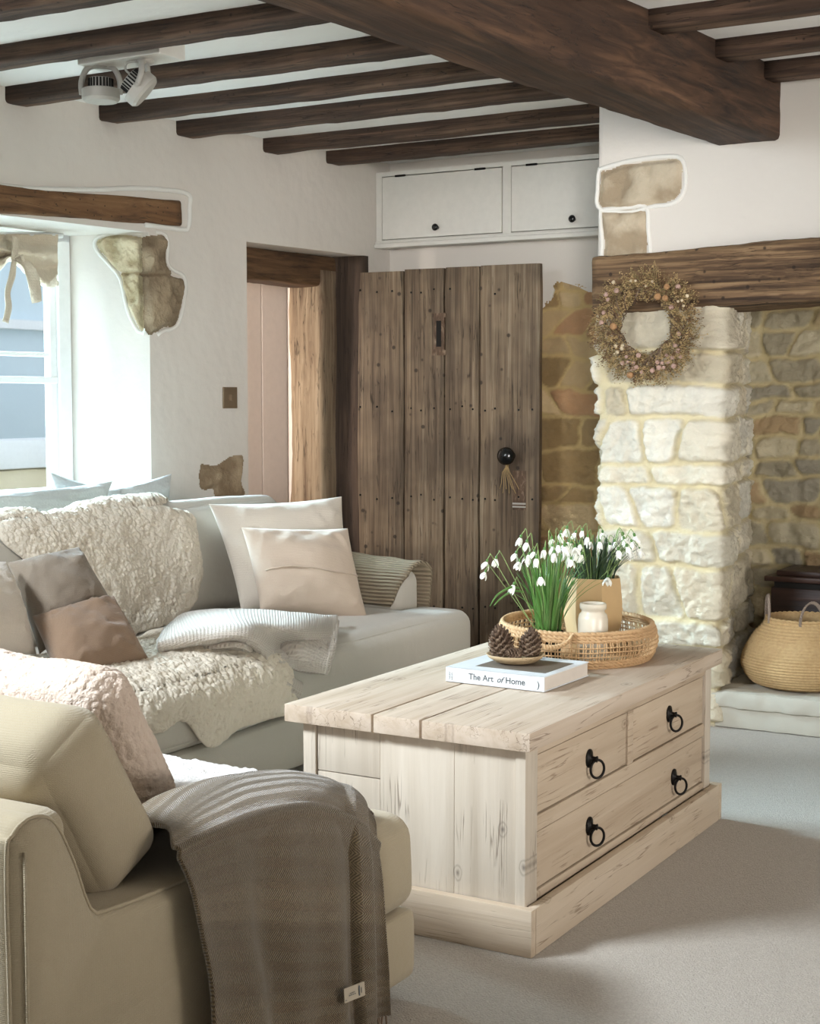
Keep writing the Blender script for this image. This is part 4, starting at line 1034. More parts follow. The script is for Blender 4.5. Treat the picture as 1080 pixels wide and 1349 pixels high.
# ---- cushions on the sofa
def cush(pts, xs, **k): return [A(*p, x=x) for p, x in zip(pts, xs)]
pillow('scatter_cushion', cush([(275, 664), (450, 654), (470, 800), (318, 806)], (-3.37, -3.08, -2.97, -3.2)), .15, 'linen', 'large oatmeal linen cushion at the back right of the sofa, behind the rose-beige one', seed=3)
o = pillow('scatter_cushion', cush([(318, 695), (458, 696), (485, 820), (343, 806)], (-3.15, -2.93, -2.84, -3.03)), .17, 'pinkc', 'rose-beige cushion with a frayed seam across the middle, front right of the sofa', seed=5)
a_, b_ = np.array(A(333, 757, x=-2.985)), np.array(A(468, 749, x=-2.80))
cc = curve([a_, a_ * .7 + b_ * .3 + np.array([.028, -.01, .008]), a_ * .35 + b_ * .65 + np.array([.03, -.012, .012]), b_], 70)
c3 = [np.array(v) for v in cush([(318, 695), (458, 696), (485, 820), (343, 806)], (-3.15, -2.93, -2.84, -3.03))]
N_ = np.cross(c3[1] - c3[0], c3[0] - c3[3]); N_ /= np.linalg.norm(N_)
if N_[0] < 0: N_ = -N_
cc = []
for s in np.linspace(.045, .955, 60):
    s0_ = s; v_ = .43 + .02 * math.sin(s * 7); s = ((s * 2 - 1) * .93 + 1) / 2; p = (c3[0] * (1 - s) + c3[1] * s) * v_ + (c3[3] * (1 - s) + c3[2] * s) * (1 - v_); U_, V_ = s0_ * 2 - 1, v_ * 2 - 1
    cc.append(p + N_ * (((1 - U_ ** 2) * (1 - V_ ** 2)) ** .5 * .1105 + .006))
cc = np.array(cc); cc[:, 2] += vnoise(cc * 90, 3) * .002
g = G(); g.tube(cc, .0035, 6); g.v = [v for v in g.v]; sm = g.build('seam', 'pinkc', None); 
sm.parent = o; sm.location = Vector(ORG[sm.name]) - o.location; 
pillow('scatter_cushion', cush([(-170, 735), (8, 740), (48, 862), (-120, 872)], (-3.05, -3.05, -2.93, -2.93)), .16, 'linen', 'oatmeal cushion cut by the left edge, leftmost on the sofa', seed=7)
pillow('scatter_cushion', cush([(10, 741), (104, 721), (152, 800), (52, 862)], (-3.10, -3.02, -2.90, -2.92)), .13, 'greyc', 'grey-brown linen cushion leaning behind the small brown one on the left of the sofa', seed=9)
pillow('scatter_cushion', cush([(42, 812), (150, 785), (196, 868), (78, 905)], (-2.96, -2.88, -2.76, -2.78)), .12, 'brownc', 'small brown linen cushion at the front left of the sofa', seed=11)
pillow('scatter_cushion', cush([(66, 622), (148, 646), (140, 700), (84, 700)], (-4.12, -4.05, -4.02, -4.08)), .08, 'sillc', 'pale grey ticking cushion standing at the back of the window sill', seed=13, group='cushions on the window sill')
pillow('scatter_cushion', cush([(126, 648), (226, 624), (222, 690), (136, 705)], (-3.98, -3.92, -3.88, -3.93)), .10, 'sillc', 'pale grey ticking cushion at the right end of the window sill', seed=15, group='cushions on the window sill')
pillow('scatter_cushion', cush([(-40, 654), (148, 634), (140, 700), (-30, 720)], (-3.92, -3.92, -3.86, -3.86)), .08, 'sillc', 'pale grey ticking cushion lying in front on the window sill, leftmost', seed=17, group='cushions on the window sill')

# ================================================================== NEAR ARMCHAIR
XC = -1.476; Y0 = 1.475; Y1 = 2.572; XL = -2.62
ac = thing('armchair', (-2.0, 2.0, 0), 'large beige linen armchair in the near left corner, seen from its side', 'armchair')
f = rb_map(((XL + XC) / 2, (Y0 + Y1) / 2, .112), ((XC - XL) / 2, (Y1 - Y0) / 2, .072), .02, wr=.002, seed=2); g = G(); rb_add(g, f, (24, 24, 8)); g.build('base', 'chair', ac, weld=.0005)
for x in (XC - .07, XL + .07):
    for y in (Y0 + .07, 2.36, Y1 - .06):
        g = G(); g.lathe([(.018, 0), (.026, .05)], (x, y, 0), 14); g.build('leg', 'wine', ac)
# side panels (arm + back in one upholstered outline)
def side(x0, x1, name):
    prof = [(Y0, .05), (Y0, .3), (Y0 - .002, .56), (Y0 + .012, .603), (Y0 + .05, .618), (Y0 + .09, .600), (Y0 + .125, .54), (Y0 + .15, .475), (Y0 + .168, .447), (Y0 + .20, .440), (1.86, .433), (2.1, .43), (2.33, .425), (2.385, .40), (2.40, .35), (2.40, .05)]
    C = curve([(a, b, 0) for a, b in prof], 130)[:, :2]; cen = np.array([1.9, .25]); w_ = x1 - x0
    L = []
    for t_ in np.linspace(0, 1, 15):
        e = min(t_, 1 - t_) * w_; ins = .016 * (1 - math.sqrt(max(0, 1 - (1 - min(e / .018, 1)) ** 2)))
        d = np.gradient(C, axis=0); n_ = np.stack([d[:, 1], -d[:, 0]], 1); n_ /= np.linalg.norm(n_, axis=1)[:, None] + 1e-9
        if n_[len(C) // 2][1] > 0: n_ = -n_
        Q = C + n_ * ins; Q[:, 1] = np.maximum(Q[:, 1], .045)
        L.append(np.stack([np.full(len(Q), x0 + t_ * w_), Q[:, 0], Q[:, 1]], 1))
    P = np.array(L); P = P + nrm(P) * (fbm(P * 6, 3, 3) * .004)[..., None]
    g = G(); g.grid(P)
    for k in (0, -1):
        n = len(C); R_ = P[k]; g.add(R_, [tuple(range(n))])
    g.tube(P[-2 if x1 > -1.6 else 1] + np.array([.0015, 0, 0]), .0032, 6, cap=False)
    # vertical back seam and arm seam
    if x1 > -1.6: g.tube([(x1 + .001, Y0 + .014, .58), (x1 + .001, Y0 + .014, .06)], .003, 6)
    return g.build(name, 'chair', ac, weld=.0003)
ar = side(-1.735, XC, 'arm'); side(XL, XL + .26, 'arm')
f = rb_map(((XL + XC) / 2, Y0 + .075, .34), ((XC - XL) / 2 - .03, .07, .272), .035, wr=.004, seed=4); g = G(); rb_add(g, f, (30, 10, 24)); g.build('back_frame', 'chair', ac, weld=.0005)
g = G()
f = rb_map(((XL + XC) / 2, 2.10, .288), ((XC - XL) / 2 - .262, .46, .1), .05, (0, .008, .02), wr=.004, seed=5); rb_add(g, f, (26, 26, 14)); piping(g, f, 2, 1, .004, 40, .96)
f = rb_map(((XL + XC) / 2, 2.487, .282), ((XC - XL) / 2 + .004, .087, .096), .05, (.004, .008, .014), wr=.005, seed=6); rb_add(g, f, (40, 16, 14)); piping(g, f, 2, -1, .004, 40, .95)
sc_ = g.build('seat_cushion', 'chair', ac, weld=.0004)
def ylean(a):
    a = math.radians(a); return np.array([[1, 0, 0], [0, math.cos(a), -math.sin(a)], [0, math.sin(a), math.cos(a)]])
f = rb_map((-1.985, 1.735, .575), (.445, .085, .155), .055, (.012, .028, .014), ylean(31), .012, 8)
g = G(); rb_add(g, f, (46, 16, 26)); piping(g, f, 1, -1, .0042, 60, .93); piping(g, f, 1, 1, .0042, 60, .90); g.build('back_cushion', 'chair', ac, weld=.0005)
# fleece cushion in the chair
f = rb_map((-2.19, 2.10, .555), (.40, .07, .170), .065, (.01, .02, .015), ylean(31), .012, 9)
g = G()
for ax in range(3):
    a, b = [i for i in range(3) if i != ax]; nn_ = (260, 64, 140); ln = lambda m: np.sin(np.linspace(-1, 1, m) * PI / 2 * .98) / math.sin(PI / 2 * .98)
    A_, B_ = np.meshgrid(ln(nn_[a]), ln(nn_[b]), indexing='ij')
    for s in (-1, 1):
        P = np.zeros(A_.shape + (3,)); P[..., a] = A_; P[..., b] = B_; P[..., ax] = s; P = f(P)
        c_ = np.array([-2.19, 2.10, .555]); d = P - c_; d /= np.linalg.norm(d, axis=-1)[..., None]
        w1 = worley(P * 80, 4); P = P + d * ((np.sqrt(np.clip(1 - w1 ** 2, 0, 1)) * .011 + fbm(P * 11, 4, 6) * .005))[..., None]; g.grid(P)
tagobj(g.build('scatter_cushion', 'fleece2', weld=.0005), 'fluffy blush shearling cushion leaning inside the near armchair', 'cushion')
pillow('scatter_cushion', [(-2.6, 1.90, .70), (-1.90, 1.88, .665), (-1.86, 2.02, .46), (-2.6, 2.02, .46)], .12, 'fur', 'white fur cushion squeezed between the blush shearling cushion and the armchair back', seed=21, wr=.02)
c = [[(x, 2.16, .42) for x in np.linspace(-2.3, -1.70, 5)], [(x, 2.3, .425) for x in np.linspace(-2.3, -1.70, 5)], [(x, 2.47, .405) for x in np.linspace(-2.28, -1.74, 5)], [(x, 2.545, .375) for x in np.linspace(-2.26, -1.78, 5)]]
fl_sheet('sheepskin', c, (70, 90), 'fur', 'white sheepskin on the armchair seat, just showing behind the brown throw', .012, 62, 12, bv=bvh_of(sc_))

# ---- herringbone throw over the arm
def R_(pts, x): return [A(px, py, x=(x if np.isscalar(x) else x[i])) for i, (px, py) in enumerate(pts)]
crest = R_([(215, 1088), (262, 1047), (320, 1026), (380, 1019), (426, 1025), (457, 1038), (485, 1072)], (-1.53, -1.58, -1.60, -1.60, -1.58, -1.555, -1.50))
off_ = lambda dx, dz: [np.array([p[0] + dx, p[1], max(.425, p[2] + dz)]) for p in crest]
ctr = [off_(-.30, -.12), off_(-.2, -.09), off_(-.09, -.02), crest,
       R_([(224, 1116), (285, 1087), (335, 1070), (388, 1060), (434, 1066), (464, 1082), (489, 1108)], -1.485),
       R_([(243, 1165), (302, 1150), (350, 1145), (400, 1145), (441, 1147), (470, 1152), (495, 1160)], -1.456),
       R_([(256, 1235), (313, 1235), (357, 1238), (405, 1238), (445, 1236), (473, 1236), (498, 1236)], -1.446),
       R_([(270, 1320), (326, 1316), (368, 1312), (411, 1306), (447, 1300), (476, 1292), (501, 1284)], -1.44)]
ctr.append([(-1.435, p[1], .045) for p in ctr[-1]])
P = resamp(np.array(ctr), 150, 130)
Sg, Tg = np.meshgrid(np.linspace(0, 1, 150), np.linspace(0, 1, 130), indexing='ij')
fold = np.sin(Tg * 13 + .8 * np.sin(Sg * 3)) * .5 + np.sin(Tg * 29 + 1.3 + Sg) * .25
P[..., 0] += np.clip((Sg - .3) * 2, 0, 1) * (fold * (.010 + .016 * Sg) + .006) + .016 * sstep(Tg, .775, .80) * np.clip((Sg - .12) * 5, 0, 1) - .01 * sstep(Tg, .88, .90)* np.clip((Sg - .12) * 5, 0, 1)
P += nrm(P) * (fbm(P * np.array([7, 9, 3]), 3, 8) * .006 * np.clip(Sg * 3, 0, 1))[..., None]
P[..., 0] = np.maximum(P[..., 0], np.where(Sg > .5, XC + .01, -9))
tw = thing('throw', (P[-1, 60, 0], P[-1, 60, 1], 0.02), 'brown herringbone wool throw with fringe draped over the arm of the near armchair', 'throw')
sheet('cloth', P, 'herring', .008, tw, off=0)
g = G(); r2 = random.Random(4)
for j in range(2, 128, 2):
    p = P[-1, j]; e = np.array([r2.uniform(-.004, .012), r2.uniform(-.006, .006), 0]); L_ = .038
    g.tube([p + np.array([0, 0, .004]), p + e * .5 - np.array([0, 0, L_ * .5]), p + e - np.array([0, 0, L_])], [.0022, .0018, .0012], 5)
for (a_, b_, c_) in (((487, 1232), (495, 1248), (501, 1268)), ((491, 1230), (500, 1250), (508, 1274)), ((495, 1228), (505, 1250), (511, 1272))):
    g.tube([A(*a_, x=-1.435), A(*b_, x=-1.445), A(*c_, x=-1.455)], .0016, 5)
fo = g.build('fringe', 'fringe', tw); fo['kind'] = 'stuff'
# woven label
la = [A(*p, x=-1.402) for p in ((453, 1303), (480, 1293), (481, 1311), (454, 1322))]
g = G(); Lg = resamp(np.array([[la[0], la[3]], [la[1], la[2]]]), 8, 8); g.grid(Lg); g.grid(Lg[:, ::-1] - np.array([.0015, 0, 0])); lo_ = g.build('label', 'label', tw)
def onlab(s, t_, h=.001): return la[0] * (1 - s) * (1 - t_) + la[1] * s * (1 - t_) + la[2] * s * t_ + la[3] * (1 - s) * t_ + np.array([h, 0, 0])
g = G()
for s0, s1, t0, t1 in ((.68, .74, .12, .85), (.8, .83, .3, .7), (.25, .5, .42, .47), (.2, .55, .55, .61), (.02, .1, .8, .85)):
    n_ = 5; ss = np.linspace(s0, s1, n_)
    for q0, q1 in zip(ss[:-1], ss[1:]): g.add([onlab(q0, t0), onlab(q1 - (q1 - q0) * .25 * (s1 - s0 > .1), t0), onlab(q1 - (q1 - q0) * .25 * (s1 - s0 > .1), t1), onlab(q0, t1)], [(0, 1, 2, 3)])
g.build('label_lettering', 'ink', lo_, smooth=False)

# ================================================================== COFFEE TABLE CHEST
TX0, TX1, TY0, TY1, TZ = -2.0, -1.362, 2.856, 4.118, .492
ct = thing('coffee_table', ((TX0 + TX1) / 2, (TY0 + TY1) / 2, 0), 'limed pine chest coffee table with four iron ring-pull handles', 'coffee table')
bxs = [TX0, -1.757, -1.632, TX1]; zs_ = TZ - .042
def plank(lo, hi, bev=.004, seg=2): return G().box(lo, hi, bev, seg=seg)
g = G()
for a, b in zip(bxs[:-1], bxs[1:]): g.box((a + .0025, TY0, zs_), (b - .0025, TY1, TZ), .004)
g.build('top', 'pine_top', ct, smooth='auto')
bx0, bx1, by0, by1 = TX0 + .035, TX1 - .028, TY0 + .030, TY1 - .03
for a_ in (((TX0 + .012, TY0 + .008, 0), (TX1, TY0 + .032, .105)), ((TX0 + .012, TY1 - .02, 0), (TX1, TY1 + .005, .105))): G().box(*a_, .004).build('plinth', 'pine_x', ct, smooth='auto')
for a_ in (((TX1 - .022, TY0 + .0325, 0), (TX1, TY1 - .0205, .105)), ((TX0 + .012, TY0 + .0325, 0), (TX0 + .034, TY1 - .0205, .105))): G().box(*a_, .004).build('plinth', 'pine_y', ct, smooth='auto')
# carcass: corner posts, end panels
g = G()
for (x0, x1, y0, y1) in ((bx0, bx0 + .035, by0, by0 + .045), (bx1 - .022, bx1 + .003, by0 - .003, by0 + .058), (bx0, bx0 + .035, by1 - .04, by1), (bx1 - .03, bx1 + .003, by1 - .045, by1)): G().box((x0, y0, .02), (x1, y1, zs_), .003).build('corner_post', 'pine_z', ct, smooth='auto')
g = G()
xe = [bx0 + .037, -1.757, -1.565, bx1 - .024]
g.box((xe[0], by0 + .006, .1), (xe[1] - .001, by0 + .03, .335), .002); g.box((xe[0], by0 + .006, .337), (xe[1] - .001, by0 + .03, zs_), .002)
for a, b in zip(xe[1:-1], xe[2:]): g.box((a + .0003, by0 + .004, .1), (b - .0003, by0 + .03, zs_), .0015)
g.box((bx0 + .02, by1 - .03, .1), (bx1 - .02, by1 - .005, zs_)); g.box((bx0 + .004, by0 + .04, .1), (bx0 + .025, by1 - .03, zs_))
g.build('end_panel', 'pine_z', ct, smooth='auto')
zz = lambda py, px=713: at(px, py, x=bx1)[2]
d1t, d1b, d2t, d2b = zz(992), zz(1072), zz(1093), zz(1170)
yy = lambda px: at(px, 950, x=bx1)[1]
ya, yb_, yc_, yd = by0 + .058, yy(828), yy(835), by1 - .045
g = G(); xf = bx1 - .001
for z0, z1 in ((d1t, zs_), (d2t, d1b), (.1, d2b)): g.box((xf - .02, ya, z0), (xf, yd, z1), .0025)
g.box((xf - .02, yb_, d1b), (xf, yc_, d1t), .0025); g.box((xf - .06, ya, .1), (xf - .05, yd, zs_)); g.build('front_frame', 'pine_y', ct, smooth='auto')
for (y0, y1, z0, z1, hs) in ((ya, yb_, d1b, d1t, [(777, 1003)]), (yc_, yd, d1b, d1t, [(882, 944)]), (ya, yd, d2b, d2t, [(777, 1092), (888, 1027)])):
    g = G(); g.box((xf - .04, y0 + .003, z0 + .003), (xf - .004, y1 - .003, z1 - .003), .002); dr = g.build('drawer', 'pine_y', ct, smooth='auto')
    for h_ in hs:
        p = at(*h_, x=xf - .003); g = G()
        g.lathe([(.019, -.001), (.019, .002), (.013, .005), (.006, .008), (.006, .016), (.008, .02), (0, .023)], p + np.array([0, -.004, .008]), 20, ax=(1, 0, 0), fn=lambda r, z, a: r * (1 + .18 * abs(math.sin(a)) * (z < .005)))
        c_ = p + np.array([.019, 0, -.016]); g.tube([c_ + np.array([math.sin(a) * .0105, math.sin(a) * .0155, math.cos(a) * .0215]) for a in np.linspace(0, 2 * PI, 28)[:-1]], .0032, 8, closed=True)
        g.build('ring_pull', 'iron', dr)
# book
ex = np.array([1, .0, 0])
b00, b10, b11, b01 = [np.array([*at(*p, z=TZ + .0385)[:2]]) for p in ((587, 878), (717, 892), (770, 871), (645, 860))]
bo = thing('book', (*((b00 + b11) / 2), TZ), 'pale grey-white hardback book titled The Art of Home lying on the coffee table', 'book')
u_ = (b10 - b00); W_ = np.linalg.norm(u_); u_ /= W_; v_ = np.array([-u_[1], u_[0]]); H_ = np.linalg.norm(b11 - b10)
bk3 = lambda s, t_, z: np.array([b00[0] + u_[0] * s + v_[0] * t_, b00[1] + u_[1] * s + v_[1] * t_, TZ + z])
bev_ = [('BEVEL', dict(width=.0012, segments=2))]
g = G(); 
def bb(g, s0, s1, t0, t1, z0, z1): return prism(g, [(s0, t0), (s1, t0), (s1, t1), (s0, t1)], z0, z1, bk3)
bb(g, 0, W_, 0, H_, 0.001, .0035); bb(g, 0, W_, 0, H_, .0355, .0385); bb(g, 0, W_, 0, .003, .001, .0385); g.build('cover', 'paper', bo, smooth=False, mods=bev_)
g = G(); bb(g, .003, W_ - .003, .003, H_ - .003, .0035, .0355); g.build('page_block', 'pages', bo, smooth=False)
g = G(); bb(g, .06, W_ - .02, .045, H_ - .045, .0384, .0388); g.build('cover_picture', 'photo', bo, smooth=False)
def text(s, size, f, name, parent, mat, shear=0, off=.0004, ext=0):
    cu_ = bpy.data.curves.new(name, 'FONT'); cu_.body = s; cu_.size = size; cu_.shear = shear; cu_.extrude = ext; cu_.offset = size * .018
    to = bpy.data.objects.new('tmp', cu_); COL.objects.link(to); dg = bpy.context.evaluated_depsgraph_get(); dg.update()
    me = bpy.data.meshes.new_from_object(to.evaluated_get(dg)); V = [f(v.co.x, v.co.y) for v in me.vertices]; Fc = [tuple(p.vertices) for p in me.polygons]
    bpy.data.objects.remove(to); g = G(); g.add(V, Fc); return g.build(name, mat, parent, smooth=False, normals=False)
fs = lambda s0, z0: (lambda x, y: bk3(s0 + x, -.0006, z0 + y))
text('The Art', .0215, fs(W_ * .24, .013), 'spine_title', bo, 'ink'); text('of', .0205, fs(W_ * .525, .013), 'spine_title', bo, 'ink', shear=.4); text('Home', .0215, fs(W_ * .615, .013), 'spine_title', bo, 'ink'); text(')', .022, fs(W_ * .93, .011), 'spine_emblem', bo, 'ink')
text('THE EDIT', .0052, lambda x, y: bk3(W_ * .05 - y, -.0006, .006 + x), 'spine_lettering', bo, 'ink'); text('SHELLEY', .0052, lambda x, y: bk3(W_ * .075 - y, -.0006, .006 + x), 'spine_lettering', bo, 'ink')
text('The Art of Home', .016, lambda x, y: bk3(.05 + x, H_ - .03 + y, .0387), 'cover_title', bo, 'ink')
# dish and cones
dc = at(679, 870, z=TZ + .045); dc = np.array([dc[0], dc[1], TZ + .0392])
tagobj(G().lathe([(0, .0), (.032, .0), (.05, .004), (.066, .014), (.073, .0225), (.0705, .024), (.062, .016), (.04, .008), (0, .006)], dc, 40, fn=lambda r, z, a: r * (1 + .03 * math.sin(2 * a + 1))).build('wooden_dish', 'dish'), 'shallow round wooden dish of pine cones standing on the book', 'dish')
def cone(c, ax, L, R, label, seed=0):
    ax = np.array(ax, float); ax /= np.linalg.norm(ax); e = np.cross(ax, [.3, .2, 1]); e /= np.linalg.norm(e); f2 = np.cross(ax, e); c = np.array(c, float); g = G()
    g.lathe([(0, 0), (R * .5, L * .05), (R * .55, L * .4), (R * .25, L * .85), (0, L * .93)], c, 12, ax=ax)
    N = 78
    for k in range(N):
        t_ = k / N; a = k * 2.39996; h = L * (.04 + .9 * t_ ** .9); rr_ = R * (1 - .1 * (1 - t_)) * math.sin(PI * (.30 + .66 * t_)) ** .9
        d = e * math.cos(a) + f2 * math.sin(a); tn = np.cross(ax, d); w_ = R * .26 * (1.05 - .55 * t_); th = R * .085
        b = c + ax * h; o_ = b + d * rr_ + ax * (L * .03 + .10 * L * t_); m_ = b + d * rr_ * .72 + ax * (-.02 * L)
        V = [b + d * R * .2 - tn * w_ * .4, b + d * R * .2 + tn * w_ * .4, m_ + tn * w_, o_ + tn * w_ * .55 + ax * th, o_ - tn * w_ * .55 + ax * th, m_ - tn * w_]
        V += [v - ax * th for v in V]
        g.add(V, [(0, 1, 2, 3, 4, 5), (6, 7, 8, 9, 10, 11)] + [(i, (i + 1) % 6, 6 + (i + 1) % 6, 6 + i) for i in range(6)])
    tagobj(g.build('pine_cone', 'cone', smooth=False), label, 'pine cone', 'pine cones in the wooden dish')
k_ = dc + np.array([0, 0, .012])
cone(k_ - RGT * .032 + FWD * .012, (-.08, -.1, 1), .080, .036, 'largest dark brown pine cone, standing at the left of the dish')
cone(k_ + RGT * .034 + FWD * .016, (.1, .1, 1), .070, .033, 'open pine cone standing at the right of the dish')
cone(k_ - FWD * .042 + RGT * .012 + np.array([0, 0, .012]), (-.9, -.3, .25), .04, .018, 'smallest pine cone, lying at the front of the dish')

# ================================================================== BASKET TRAY WITH SNOWDROPS
bc = FWD * 4.15 + RGT * .463; bc[2] = TZ; AR, AF = .213, .245
tb = thing('basket_tray', bc, 'round open-weave rattan basket tray holding the snowdrops on the coffee table', 'basket')
def bp(a, k, z): return bc + RGT * math.cos(a) * AR * k + FWD * math.sin(a) * AF * k + np.array([0, 0, z])
HB = .092
def kz(z): return .93 + .10 * math.sin(min(1, z / HB) * PI * .9) - .0 * z
g = G(); n = 120
for z0, r_ in ((.004, .006), (.012, .006), (.020, .005), (HB - .018, .005), (HB - .010, .006), (HB - .001, .0085)):
    for ph in (0, PI):
        g.tube([bp(a, kz(z0) + .009 * math.sin(a * 46 + ph), z0 + .0022 * math.cos(a * 46 + ph)) for a in np.linspace(0, 2 * PI, 460)[:-1]], r_ * .72, 5, closed=True)
g.build('rim', 'rattan', tb)
g = G()
for j in range(150):
    a = 2 * PI * j / 150; g.tube([bp(a + .02 * (j % 2) * (z / HB), kz(z) + .004, z) for z in np.linspace(.012, HB - .012, 6)], .0019, 5, cap=False)
for z0 in (.034, .046, .058):
    for ph in (0, PI): g.tube([bp(a, kz(z0) + .004 + .007 * math.sin(a * 75 + ph), z0 + .001 * math.sin(a * 9)) for a in np.linspace(0, 2 * PI, 620)[:-1]], .0019, 4, closed=True)
sd_ = g.build('woven_side', 'rattan', tb)
g = G(); L = [[bp(a, k * .93, .004 + .0015 * math.sin(k * 90)) for a in np.linspace(0, 2 * PI, 60)] for k in np.linspace(0, 1, 30)]; g.grid(L); L = [[bp(a, k * .93, .001) for a in np.linspace(0, 2 * PI, 60)] for k in (0, 1)]; g.grid(L); g.build('basket_base', 'rattan', tb)
for ac_ in (math.radians(246), math.radians(62)):
    g = G(); pts = []
    o_ = np.array([math.cos(ac_), math.sin(ac_)]); nrm_ = RGT * o_[0] + FWD * o_[1]; tan_ = -RGT * o_[1] + FWD * o_[0]
    c_ = bp(ac_, 1.0, HB - .012)
    s_ = 1 if math.sin(ac_) < 0 else 1
    for q_ in np.linspace(0, PI, 60):
        hgt = .004 if math.sin(ac_) < 0 else .028
        out = .045 if math.sin(ac_) < 0 else .004
        pts.append(c_ + tan_ * math.cos(q_) * .052 + nrm_ * math.sin(q_) * out + np.array([0, 0, math.sin(q_) * (hgt if math.sin(ac_) > 0 else -.03) + .012]))
    pts = np.array(pts)
    for ph in (0, 2.1, 4.2):
        t_ = np.linspace(0, 40, 60) + ph; off = np.stack([np.cos(t_) * .004, np.sin(t_) * .004, np.sin(t_ + 1) * .004], 1); g.tube(pts + off, .0045, 6)
    g.build('handle', 'rattan', tb)
# jar
jc = FWD * 4.0 + RGT * (783 - 540) / F * 4.0; jc[2] = TZ + .006
tagobj(G().lathe([(0, 0), (.036, 0), (.040, .004), (.0405, .045), (.040, .115), (.037, .128), (.031, .134), (.031, .140), (.0355, .143), (.036, .154), (.034, .158), (.029, .158), (.028, .150), (.028, .02), (0, .018)], jc, 40).build('stoneware_jar', 'ceram'), 'small cream glazed stoneware jar standing in the basket tray', 'jar')
# flower models
def flower_mesh(g, c, down, s, seed):
    rr = random.Random(seed); down = np.array(down, float); down /= np.linalg.norm(down); e = np.cross(down, [.3, 1, .2]); e /= np.linalg.norm(e); f2 = np.cross(down, e)
    g.lathe([(0, 0), (.0022 * s, .001), (.003 * s, .004 * s), (.002 * s, .008 * s)], c, 8, ax=down, mi=1)
    op = rr.uniform(.25, .6); a0 = rr.uniform(0, 6)
    for k in range(3):
        a = a0 + k * 2 * PI / 3; d = e * math.cos(a) + f2 * math.sin(a); tn = np.cross(down, d); rows_ = []
        for t_ in np.linspace(0, 1, 7):
            w_ = .0056 * s * math.sin(PI * min(1, .08 + t_ * .92)) ** .8; p = c + down * (.006 + .019 * t_) * s + d * (op * .016 * math.sin(t_ * 1.9) + .0015) * s
            rows_.append([p + tn * w_ * q_ - d * abs(q_) ** 2 * .002 * s for q_ in (-1, -.5, 0, .5, 1)])
        g.grid(rows_); 
    g.lathe([(.0012 * s, .006 * s), (.0032 * s, .010 * s), (.0038 * s, .016 * s)], c, 6, ax=down)
def plant(root, base, zb, ztop, R, nleaf, nfl, lmat, seed, fl_targets=(), spread=1., lean=(0, 0)):
    rr = random.Random(seed); base = np.array(base, float)
    def blade(g, b, az, L, out, w_):
        d = RGT * math.cos(az) + FWD * math.sin(az); tn = np.cross(d, [0, 0, 1.]); pts = []
        for t_ in np.linspace(0, 1, 9): pts.append(b + d * out * t_ ** 1.9 + np.array([lean[0] * t_, lean[1] * t_, L * (t_ - .12 * (out / .1) * t_ ** 3)]))
        rows_ = []
        for i, p in enumerate(pts):
            t_ = i / 8; ww = w_ * (1 - t_ ** 3) ** .6 * (.7 + .3 * math.sin(t_ * PI)) + .0002; rows_.append([p - tn * ww + d * 0, p + d * ww * -.35, p + tn * ww])
        g.grid(rows_)
    for k in range(nleaf):
        az = rr.uniform(0, 2 * PI); r0 = R * math.sqrt(rr.random()); b = base + RGT * r0 * math.cos(az) + FWD * r0 * math.sin(az); b[2] = zb
        g = G(); blade(g, b, az + rr.uniform(-.7, .7), (ztop - zb) * rr.uniform(.55, .92), (.018 + .085 * rr.random() ** 1.5 * (r0 / R + .3)) * spread, rr.uniform(.0026, .0042))
        g.build('leaf', lmat, root, mods=[('SOLIDIFY', dict(thickness=.0006))], normals=False)
    for k in range(nfl):
        if k < len(fl_targets): tip = np.array(fl_targets[k], float)
        else:
            az = rr.uniform(0, 2 * PI); rad = (R + .035 * spread) * math.sqrt(rr.random()); tip = base + RGT * rad * math.cos(az) * 1.2 + FWD * rad * math.sin(az); tip[2] = ztop - rr.uniform(0, .055) - rad * .25
        b = base + (tip - base) * np.array([.25, .25, 0]) * rr.uniform(.5, 1.); 
        L_ = np.linalg.norm((tip - base)[:2]); b = base + (tip - base) * min(1, R * .8 / (L_ + 1e-6)) * rr.uniform(.3, .9); b[2] = zb
        d = (tip - b) * np.array([1, 1, 0]); d /= np.linalg.norm(d) + 1e-6
        ctl = [b, b * .55 + tip * .45 + np.array([0, 0, .008]), tip + np.array([0, 0, .008]) - d * .008, tip + np.array([0, 0, .012]), tip + d * .006 + np.array([0, 0, .004])]
        g = G(); C = curve(ctl, 18); g.tube(C, .0011, 5); st = g.build('flower_stem', 'stem', root)
        g = G(); flower_mesh(g, C[-1], (d[0] * .25 + rr.uniform(-.2, .2), d[1] * .25 + rr.uniform(-.2, .2), -1), rr.uniform(1.15, 1.5), seed * 100 + k); g.build('flower', ['petal', 'leaf'], st, normals=False)
D1 = 4.04; p1_ = FWD * D1 + RGT * (722 - 540) / F * D1
pl = thing('snowdrop_plant', (p1_[0], p1_[1], TZ + .006), 'clump of snowdrops with fresh green leaves at the left of the basket tray', 'plant')
g = G().lathe([(0, 0), (.034, 0), (.042, .07), (.044, .078), (.040, .078), (.038, .07), (0, .07)], (p1_[0], p1_[1], TZ + .006), 28); g.build('pot', 'dark', pl)
tg = [pd(645, 738, 3.98), pd(643, 752, 3.96), pd(657, 734, 4.0), pd(690, 706, 4.05), pd(697, 712, 4.02), pd(680, 768, 3.92), pd(712, 757, 3.9), pd(684, 727, 4.03), pd(688, 738, 4.0), pd(706, 725, 4.0), pd(725, 708, 4.05), pd(718, 722, 4.0), pd(735, 705, 4.06), pd(708, 733, 3.97), pd(745, 730, 4.02), pd(729, 726, 4.0), pd(750, 735, 3.98), pd(740, 716, 4.02), pd(701, 729, 4.02)]
